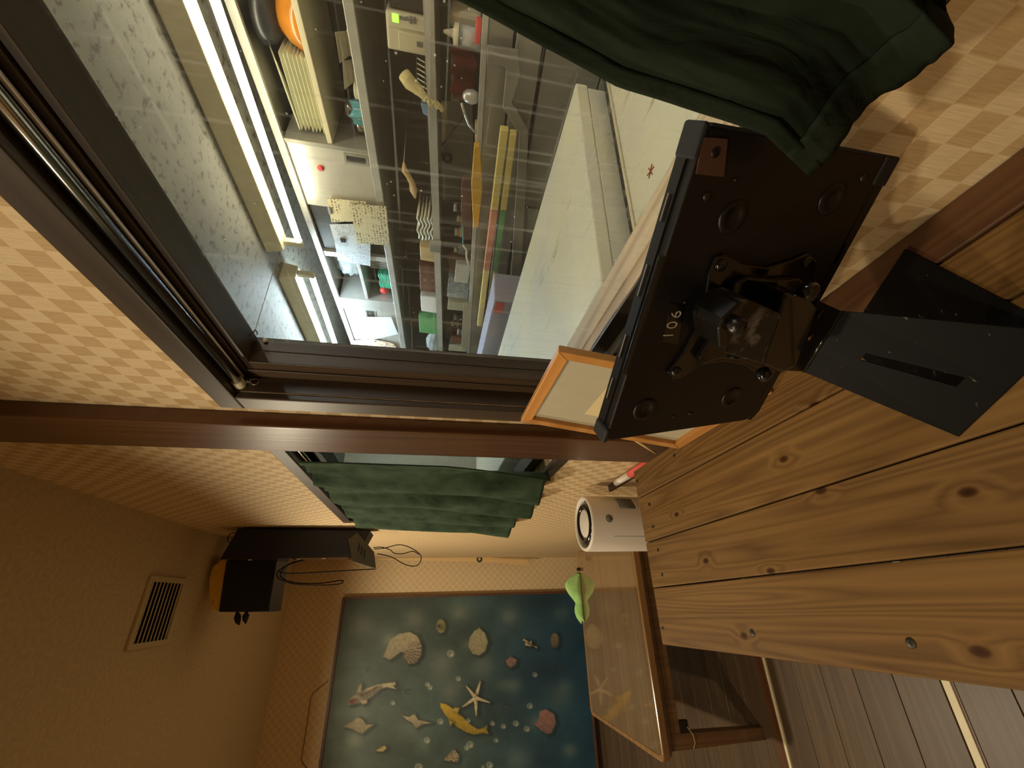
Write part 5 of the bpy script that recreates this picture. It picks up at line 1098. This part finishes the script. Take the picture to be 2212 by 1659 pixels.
bp = [PX(p, XR + .06) for p in ((872, 352), (874, 368), (882, 380), (890, 395), (893, 410), (897, 428))]; dz = 0
bn = [Vector((XR + .06, p.y, p.z)) for p in bp]
tag(obj('bone_spatula', MB().tube(bn, [.004, .012, .011, .012, .016, .004], 10), 'bamboo'), 'pale bone-shaped wooden spatula hanging on the greasy wall', 'spatula')
tag(obj('hang_hook', MB().tube([bn[0], Vector((KX - .001, bn[0].y, bn[0].z + .02))], .002, 6), 'steel'), 'thin steel hook holding the wooden spatula', 'hook')
y0, y1 = PX((900, 458), XR + .03).y, PX((900, 510), XR + .03).y
for i in range(6):
    yc = (y0 + y1) / 2; hw = (y1 - y0) / 2
    def wav(u, v, i=i): return (XR + .012 + .13 * v, yc + hw * (2 * u - 1) + .004 * math.sin(i * 2.1), stand(yc - hw) + .009 + .0148 * i + .0055 * math.sin(u * 12.5) * (1 - .3 * v))
    tag(obj('wavy_plate', MB().sheet(wav, 24, 2), 'dish', solid=.0068), ORD[i] + ' cream wavy plate from the bottom of the stack on the wall shelf', 'plate', 'cream wavy plates')
def hung(name, ps, x, dep, m, label, cat, bev=.003):
    q = quadX(ps, x); lo = min(q, key=lambda v: v.z); dzz = 0
    return tag(obj(name, MB().prism(q, (dep, 0, 0)), m, bevel=bev), label, cat)
def shelfbox(name, px0, px1, m, label, cat, dep=.06, x=XR + .03, bev=.004):
    a, b = PX(px0, x), PX(px1, x); y0, y1 = min(a.y, b.y), max(a.y, b.y); zf = max(stand(y0), stand(y1)) + .001
    return tag(obj(name, MB().hexa([(x, y0, zf), (x + dep, y0, zf), (x + dep, y1, zf), (x, y1, zf)], [(x + .004, y0 + .003, max(a.z, b.z)), (x + dep - .004, y0 + .003, max(a.z, b.z)), (x + dep - .004, y1 - .003, max(a.z, b.z) - .004), (x + .004, y1 - .003, max(a.z, b.z) - .004)]), m, bevel=bev), label, cat)
shelfbox('wooden_fork', (906, 532), (925, 566), 'bamboo', 'pale wooden rack on the far wall shelf', 'rack')
shelfbox('scrub_brush', (905, 575), (925, 632), 'brown_wood', 'brown bristle brush on the far wall shelf', 'brush')
pkb = shelfbox('white_pack', (908, 640), (930, 676), 'white_pl', 'white boxed pack with a dark window on the wall shelf', 'pack')
shelfbox('green_pack', (904, 686), (930, 722), 'green_pk', 'green packet at the far end of the wall shelf', 'packet')
p = PX((915, 742), XR + .02); blob('plastic_bag', (XR + .04, p.y, stand(p.y) + .052), (.04, .10, .045), 'bag', 'clear plastic bag at the far end of the wall shelf', 'bag', 12)

# ---- work counter under the wall shelf
XB = 1.40                                       # front edge of the work counter
ea, eb = PX((1042, 100), XB), PX((1010, 745), XB)
def edz(y): k_ = (y - ea.y) / (eb.y - ea.y); return ea.z + (eb.z - ea.z) * k_
wc = thing('work_counter', 'long grey steel work counter in the kitchen', 'counter', (1.6, 1.0, 0))
yr0, yr1 = -0.5, 2.75
def wslab(name, y0, y1, z0f, z1f, x0, x1, m, bev=.002):
    q = [(x0, y0, edz(y0) + z0f), (x0, y1, edz(y1) + z0f), (x0, y1, edz(y1) + z1f), (x0, y0, edz(y0) + z1f)]
    return obj(name, MB().prism(q, (x1 - x0, 0, 0)), m, wc, bev)
wslab('counter_top', yr0, yr1, -.012, 0, XB + .004, KX - .003, 'steel_dull'); wslab('front_edge', yr0, yr1, -.014, .004, XB - .004, XB + .0035, 'steel')
y1_ = PX((1060, 100), XB).y
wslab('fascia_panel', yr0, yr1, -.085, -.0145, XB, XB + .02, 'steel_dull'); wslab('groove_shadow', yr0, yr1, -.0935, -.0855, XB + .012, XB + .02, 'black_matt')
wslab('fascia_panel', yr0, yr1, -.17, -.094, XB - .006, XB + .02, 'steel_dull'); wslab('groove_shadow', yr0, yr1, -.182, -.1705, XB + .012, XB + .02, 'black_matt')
for k_ in range(6):
    ya_ = yr0 + (yr1 - yr0) * k_ / 6; yb2 = yr0 + (yr1 - yr0) * (k_ + 1) / 6
    wslab('drawer_front', ya_ + .004, yb2 - .004, -.36, -.183, XB - .002, XB + .018, 'steel_dull', .003)
    wslab('cabinet_front', ya_ + .004, yb2 - .004, -1.20, -.364, XB, XB + .018, 'steel_dull', .003)
obj('plinth', MB().box(XB + .06, KX - .01, yr0, yr1, 0, .11), 'black_matt', wc)
st_ = lambda y: max(edz(y - .04), edz(y + .04)) + .001
def clampz(q): return [Vector((v.x, v.y, max(v.z, edz(v.y) + .006))) for v in q]
# angular guard panel in front of the near counter
gq = [(1052, 100), (1120, 110), (1125, 165), (1106, 222), (1142, 282), (1135, 430), (1120, 700), (1095, 760), (1108, 520), (1122, 290), (1086, 232), (1094, 150), (1086, 142), (1052, 138)]
tag(obj('guard_panel', MB().prism(quadX(gq, XB - .045), (.012, 0, 0)), 'steel_dull', bevel=.002), 'angular grey metal guard in front of the work counter', 'guard')
# two long boards with coloured bands
def board(label, pa, pb, pc, pd, w0, x, tape):
    A, B = PX(pa, x), PX(pb, x); C_, D_ = PX(pc, x), PX(pd, x); t = thing('cutting_board', label, 'cutting board', ((A.x + B.x) / 2, (A.y + B.y) / 2, min(A.z, B.z) - .02), 'long banded boards')
    d_ = (B - A).normalized(); n_ = Vector((0, -d_.z, d_.y)).normalized()
    def seg(nm, P_, Q_, m_, e=0): obj(nm, MB().prism([P_ - n_ * (w0 + e), Q_ - n_ * (w0 + e), Q_ + n_ * (w0 + e), P_ + n_ * (w0 + e)], (.028 + e, 0, 0)), m_, t, .003)
    k0 = (C_ - A).dot(d_); k1 = (D_ - A).dot(d_); L_ = (B - A).length
    seg('board_end', A, A + d_ * k0, 'yellow_pl'); seg('colour_band', A + d_ * (k0 + .0005), A + d_ * (k1 - .0005), tape, .0003); seg('board_end', A + d_ * k1, B, 'yellow_pl')
    return t
board('pink-banded long yellow board lying on the guard', (1090, 282), (1036, 705), (1072, 455), (1054, 585), .0135, XB - .075, 'pink_tape')
board('green-banded long yellow board lying on the guard', (1109, 290), (1053, 718), (1090, 455), (1072, 588), .0115, XB - .075, 'green_tape')
# things on / above the counter
def ctbox(name, px0, px1, m, label, cat, dep=.06, x=XB + .05, bev=.003, top=None):
    a, b = PX(px0, x), PX(px1, x); y0, y1 = min(a.y, b.y), max(a.y, b.y); zf = max(st_(y0), st_(y1)); zt_ = max(a.z, b.z, zf + .01)
    return tag(obj(name, MB().hexa([(x, y0, zf), (x + dep, y0, zf), (x + dep, y1, zf), (x, y1, zf)], [(x, y0, zt_), (x + dep, y0, zt_), (x + dep, y1, zt_ - (0 if top is None else top)), (x, y1, zt_ - (0 if top is None else top))]), m, bevel=bev), label, cat)
ctbox('plastic_tub', (972, 22), (1040, 76), 'cream_pl', 'rounded cream tub standing on the counter by the curtain', 'tub', .08, XB + .12, .012)
bp_ = PX((1035, 98), XB + .06); zf = st_(bp_.y); sq = thing('squeeze_bottle', 'white squeeze bottle with a pointed nozzle on the counter', 'bottle', (XB + .08, bp_.y - .005, zf))
cc = Vector((XB + .08, bp_.y - .008, zf))
obj('bottle_body', MB().lathe([(.0001, 0), (.026, 0), (.027, .01), (.027, .062), (.025, .066), (.0001, .066)], cc, (0, 0, 1), 22), 'glassware', sq)
obj('bottle_sauce', MB().lathe([(.0001, .001), (.024, .001), (.024, .055), (.0001, .055)], cc, (0, 0, 1), 20), 'white_pl', sq)
obj('bottle_cap', MB().lathe([(.028, .0665), (.028, .080), (.012, .083), (.006, .105), (.003, .112), (.0001, .112)], cc, (0, 0, 1), 22), 'cream_pl', sq)
ctbox('red_brush', (1029, 45), (1047, 100), 'pink_pl', 'red plastic brush block at the counter edge', 'brush', .03, XB + .008)
ctbox('wood_block', (1040, 60), (1060, 122), 'amber', 'orange wooden strip at the counter edge under the red brush', 'strip', .01, XB - .02) if False else None
hung('wall_board', ((974, 106), (992, 108), (992, 221), (974, 219)), XB + .30, .012, 'cream_pl', 'cream strip board behind the maroon cloth', 'board')
def rag(u, v):
    y_ = PX((1010, 112), XB + .06).y * (1 - u) + PX((1010, 222), XB + .06).y * u; zf_ = st_(y_); zt_ = R(.012) - .012 * u + (.022 if u > .66 else 0) * 0
    return (XB + .06 + .02 * v + .012 * math.sin(u * 14) * (1 - v * .5), y_, zf_ + .012 + (zt_ - zf_) * (1 - v) + .006 * math.sin(u * 19))
tag(obj('maroon_rag', MB().sheet(rag, 30, 12), 'maroon', solid=.006), 'maroon cloth hanging over the back of the counter', 'cloth')
p = PX((1030, 215), XB + .03); tag(obj('wire_whisk', MB().lathe([(.0001, 0), (.016, .004), (.022, .02), (.018, .04), (.008, .05), (.0001, .052)], (XB + .04, p.y, st_(p.y)), (0, 0, 1), 14), 'steel'), 'small steel wire scrubber by the maroon cloth', 'scrubber')
hp = [PX(q_, XB + .012) for q_ in ((997, 222), (1004, 246), (1012, 268), (1024, 284), (1038, 290), (1046, 291))]
tag(obj('ladle_handle', MB().tube(hp, .004, 8), 'chrome'), 'curved chrome handle sticking up at the counter edge', 'handle')
sq_ = [(952, 218), (1020, 222), (1022, 300), (1018, 432), (952, 432)]
tag(obj('metal_sheet', MB().prism(quadX(sq_, 1.745), (.006, 0, 0)), 'sheet_grey', bevel=.001), 'grey sheet metal panel standing behind the counter', 'panel')
tag(obj('sheet_tape', MB().prism(quadX([(953, 220), (968, 221), (966, 300), (953, 300)], 1.7425), (.0015, 0, 0)), 'cream_pl'), 'cream tape along the grey sheet panel', 'tape')
rg = PX((966, 341), 1.728); rgt = thing('hook_ring', 'black ring hanging in front of the grey sheet panel', 'ring', (1.728, rg.y, rg.z - .02))
obj('ring', MB().tube([(1.728, rg.y + .017 * math.cos(k_ / 16 * 6.283), rg.z + .017 * math.sin(k_ / 16 * 6.283)) for k_ in range(17)], .007, 8), 'black_matt', rgt)
obj('ring_arm', MB().tube([(1.728, rg.y - .01, rg.z + .018), (1.726, rg.y - .04, rg.z + .035), PX((962, 305), 1.726)], .004, 6), 'black_matt', rgt)
obj('ring_wire', MB().tube([PX((962, 305), 1.726), PX((980, 280), 1.726), PX((1000, 255), 1.726)], .0015, 6), 'cable', rgt)
# yellow and brown boards
y0, y1 = PX((1030, 318), XB + .01).y, PX((1030, 492), XB + .01).y
tag(obj('yellow_board', MB().prism([PX(q_, XB - .036) for q_ in ((1024, 318), (1018, 400), (1022, 492), (1033, 492), (1042, 410), (1036, 318))], (.03, 0, 0)), 'yellow_deep', bevel=.003), 'deep yellow tapered board on the counter edge', 'board')
tag(obj('yellow_board_edge', MB().prism([PX((1026, 268), XB + .05), PX((1026, 317), XB + .05), PX((1038, 317), XB + .05), PX((1038, 268), XB + .05)], (.03, 0, 0)), 'bamboo', bevel=.003), 'dull wooden handle end of the yellow board', 'handle')
tag(obj('brown_board', MB().prism(clampz([PX(q_, XB + .055) for q_ in ((1000, 386), (996, 400), (996, 512), (1002, 520), (1022, 518), (1028, 500), (1020, 386))]), (.022, 0, 0)), 'brown_wood', bevel=.003), 'brown wooden chopping board standing behind the yellow board', 'chopping board')
# clutter of jars and tins along the counter
def ctjar(px, r_, h_, m, label, lid='steel', x=XB + .12):
    p = PX(px, x); c_ = Vector((x, p.y, st_(p.y))); t = thing('jar', label, 'jar', c_)
    obj('jar_body', MB().lathe([(.0001, 0), (r_, 0), (r_ * 1.03, .004), (r_, h_ * .7), (r_ * .8, h_ * .78), (.0001, h_ * .78)], c_, (0, 0, 1), 18), m, t)
    obj('jar_lid', MB().lathe([(.0001, h_ * .785), (r_ * .86, h_ * .785), (r_ * .86, h_ * .97), (r_ * .78, h_), (.0001, h_)], c_, (0, 0, 1), 18), lid, t); return t
ctjar((985, 448), .022, .085, 'dark_glaze', 'dark jar nearest the brown chopping board', 'steel')
ctjar((985, 470), .020, .070, 'bamboo', 'tan jar behind the yellow board tip', 'cream_pl')
ctjar((985, 500), .022, .080, 'yellow_deep', 'mustard jar past the brown chopping board', 'steel')
ctjar((985, 540), .026, .085, 'glassware', 'clear jar in the middle of the counter', 'chrome')
ctjar((985, 562), .024, .078, 'glassware', 'clear jar beside the brown bundle', 'chrome', XB + .16)
ctbox('brown_bundle', (965, 552), (1000, 590), 'brown_wood', 'brown paper bundle between the clear jars', 'bundle', .06, XB + .08, .01, .02)
ctbox('steel_tray', (985, 570), (1008, 612), 'steel', 'small steel tray beside the brown bundle', 'tray', .03, XB + .03, .003)
hp = [PX(q_, XB + .008) for q_ in ((1000, 530), (1008, 540), (1008, 556), (1012, 572))]; tag(obj('cream_handle', MB().tube(hp, .0045, 8), 'cream_pl'), 'bent cream handle leaning on the counter edge', 'handle')
p = PX((985, 592), XB + .05); blob('orange_knob', (XB + .10, p.y, st_(p.y) + .06), (.016, .018, .014), 'amber', 'small orange bulb on the counter clutter', 'bulb', 21, .1)
gb = ctbox('plastic_container', (968, 608), (1006, 646), 'glassware', 'clear square container with white film on the counter', 'container', .10, XB + .04, .004)
ctbox('cardboard_block', (968, 652), (1000, 672), 'card', 'flat grey carton past the clear container', 'carton', .10, XB + .04)
for i, px in enumerate(((985, 684), (985, 700), (985, 716))):
    ctjar(px, .024, (.085, .070, .062)[i], 'dark_glaze', ('first', 'middle', 'last')[i] + ' of three dark mugs past the grey carton', 'steel_dull', XB + (.10, .14, .07)[i])
p = PX((955, 700), XB + .2); blob('small_bag', (XB + .22, p.y, st_(p.y) + .09), (.03, .05, .03), 'bag', 'small clear bag above the dark mugs', 'bag', 31)
for i, (p0, p1, m_) in enumerate((((975, 728), (1000, 742), 'brown_wood'), ((970, 746), (1000, 760), 'card'), ((975, 764), (1000, 790), 'dark_glaze'), ((960, 800), (1000, 840), 'steel_dull'))):
    ctbox('spice_box', p0, p1, m_, ('brown', 'cardboard-coloured', 'dark', 'grey')[i] + ' little box at the far end of the counter', 'box', .07, XB + .06)
ctbox('far_panel', (998, 640), (1030, 760), 'card', 'tan strip panel at the far counter edge', 'panel', .006, XB + .012) if False else tag(obj('tan_panel', MB().prism(quadX([(1001, 655), (1018, 655), (1010, 756), (996, 756)], XB - .012), (.006, 0, 0)), 'card', bevel=.001), 'tan strip panel on the far counter edge', 'panel')
tag(obj('teal_stick', MB().tube([PX((1000, 490), XB + .04), PX((1000, 526), XB + .04)], .003, 6), 'teal_pk'), 'thin teal stick beside the brown chopping board', 'stick')

# ---- white chest and worktop just behind the window
xb = 0.515
B_ = PX((1300, 605), xb); zb1 = B_.z; zb2 = zb1 - .072; yb1 = B_.y
A_ = PZ((1245, 170), zb1); x_far = A_.x
wf = thing('white_chest', 'white block-shaped chest behind the window sill', 'chest', ((xb + x_far) / 2, 1.2, 0))
obj('chest_top', MB().hexa([(xb - .01, yb1 + .004, zb1 - .03), (x_far - .004, yb1 - .028, zb1 - .03), (x_far - .06, 2.7, zb1 - .03), (xb - .01, 2.7, zb1 - .03)], [(xb - .01, yb1 + .004, zb1), (x_far - .004, yb1 - .028, zb1), (x_far - .06, 2.7, zb1), (xb - .01, 2.7, zb1)]), 'counter_w', wf, .004)
obj('chest_body', MB().hexa([(xb, yb1 + .006, 0), (x_far - .008, yb1 - .024, 0), (x_far - .066, 2.69, 0), (xb, 2.69, 0)], [(xb, yb1 + .006, zb1 - .031), (x_far - .008, yb1 - .024, zb1 - .031), (x_far - .066, 2.69, zb1 - .031), (xb, 2.69, zb1 - .031)]), 'counter_w', wf, .003)
wt = thing('white_worktop', 'cream worktop with a mouldy back seal beside the white chest', 'worktop', (0.8, 0.0, 0))
zw = zb2
obj('worktop_slab', MB().hexa([(xb - .005, -1.2, zw - .03), (x_far + .1, -1.2, zw - .03), (x_far + .06, yb1 - .055, zw - .03), (xb - .005, yb1 - .022, zw - .03)], [(xb - .005, -1.2, zw), (x_far + .1, -1.2, zw), (x_far + .06, yb1 - .055, zw), (xb - .005, yb1 - .022, zw)]), 'counter_w', wt, .003)
obj('back_seal', MB().hexa([(xb, yb1 - .020, zw - .028), (x_far + .05, yb1 - .053, zw - .028), (x_far + .05, yb1 - .034, zw - .028), (xb, yb1 - .004, zw - .028)], [(xb, yb1 - .020, zw + .004), (x_far + .05, yb1 - .053, zw + .004), (x_far + .05, yb1 - .034, zw + .001), (xb, yb1 - .004, zw + .001)]), 'gasket', wt)
obj('seal_bead', MB().tube([(xb, yb1 - .024, zw + .003), (x_far + .05, yb1 - .057, zw + .003)], .0035, 8), 'cream_pl', wt)
obj('worktop_base', MB().box(xb + .02, x_far + .05, -1.18, yb1 - .08, 0, zw - .031), 'counter_w', wt)
p = PZ((1406, 370), zw); rm = MB()
for an in (0.2, 1.3, 2.3): rm.tube([(p.x - .012 * math.cos(an), p.y - .012 * math.sin(an), zw + .001), (p.x + .012 * math.cos(an), p.y + .012 * math.sin(an), zw + .0012)], .0009, 5)
tag(obj('dried_chilli_scrap', rm, 'red_mark'), 'small red scrap lying on the cream worktop', 'scrap')
# lilac carton with a red label behind the chest
q = quadX([(1066, 652), (1110, 650), (1100, 775), (1068, 775)], 1.16)
y0, y1 = min(v.y for v in q), max(v.y for v in q); zt_ = q[0].z
lc = thing('lilac_bin', 'lilac-grey bin with a red label behind the white chest', 'bin', (1.24, (y0 + y1) / 2, 0))
obj('bin_body', MB().hexa([(1.17, y0 + .01, 0), (1.30, y0 + .01, 0), (1.30, y1 + .3, 0), (1.17, y1 + .3, 0)], [(1.16, y0, zt_), (1.31, y0, zt_), (1.31, y1 + .31, zt_), (1.16, y1 + .31, zt_)]), 'lilac', lc, .006)
obj('red_label', MB().box(1.1545, 1.159, y0 + .02, y0 + .09, zt_ - .05, zt_ - .012), 'red_pl', lc)
gq = quadX([(1032, 735), (1062, 735), (1058, 775), (1035, 775)], 1.30); gy0 = min(v.y for v in gq); gy1 = max(v.y for v in gq)
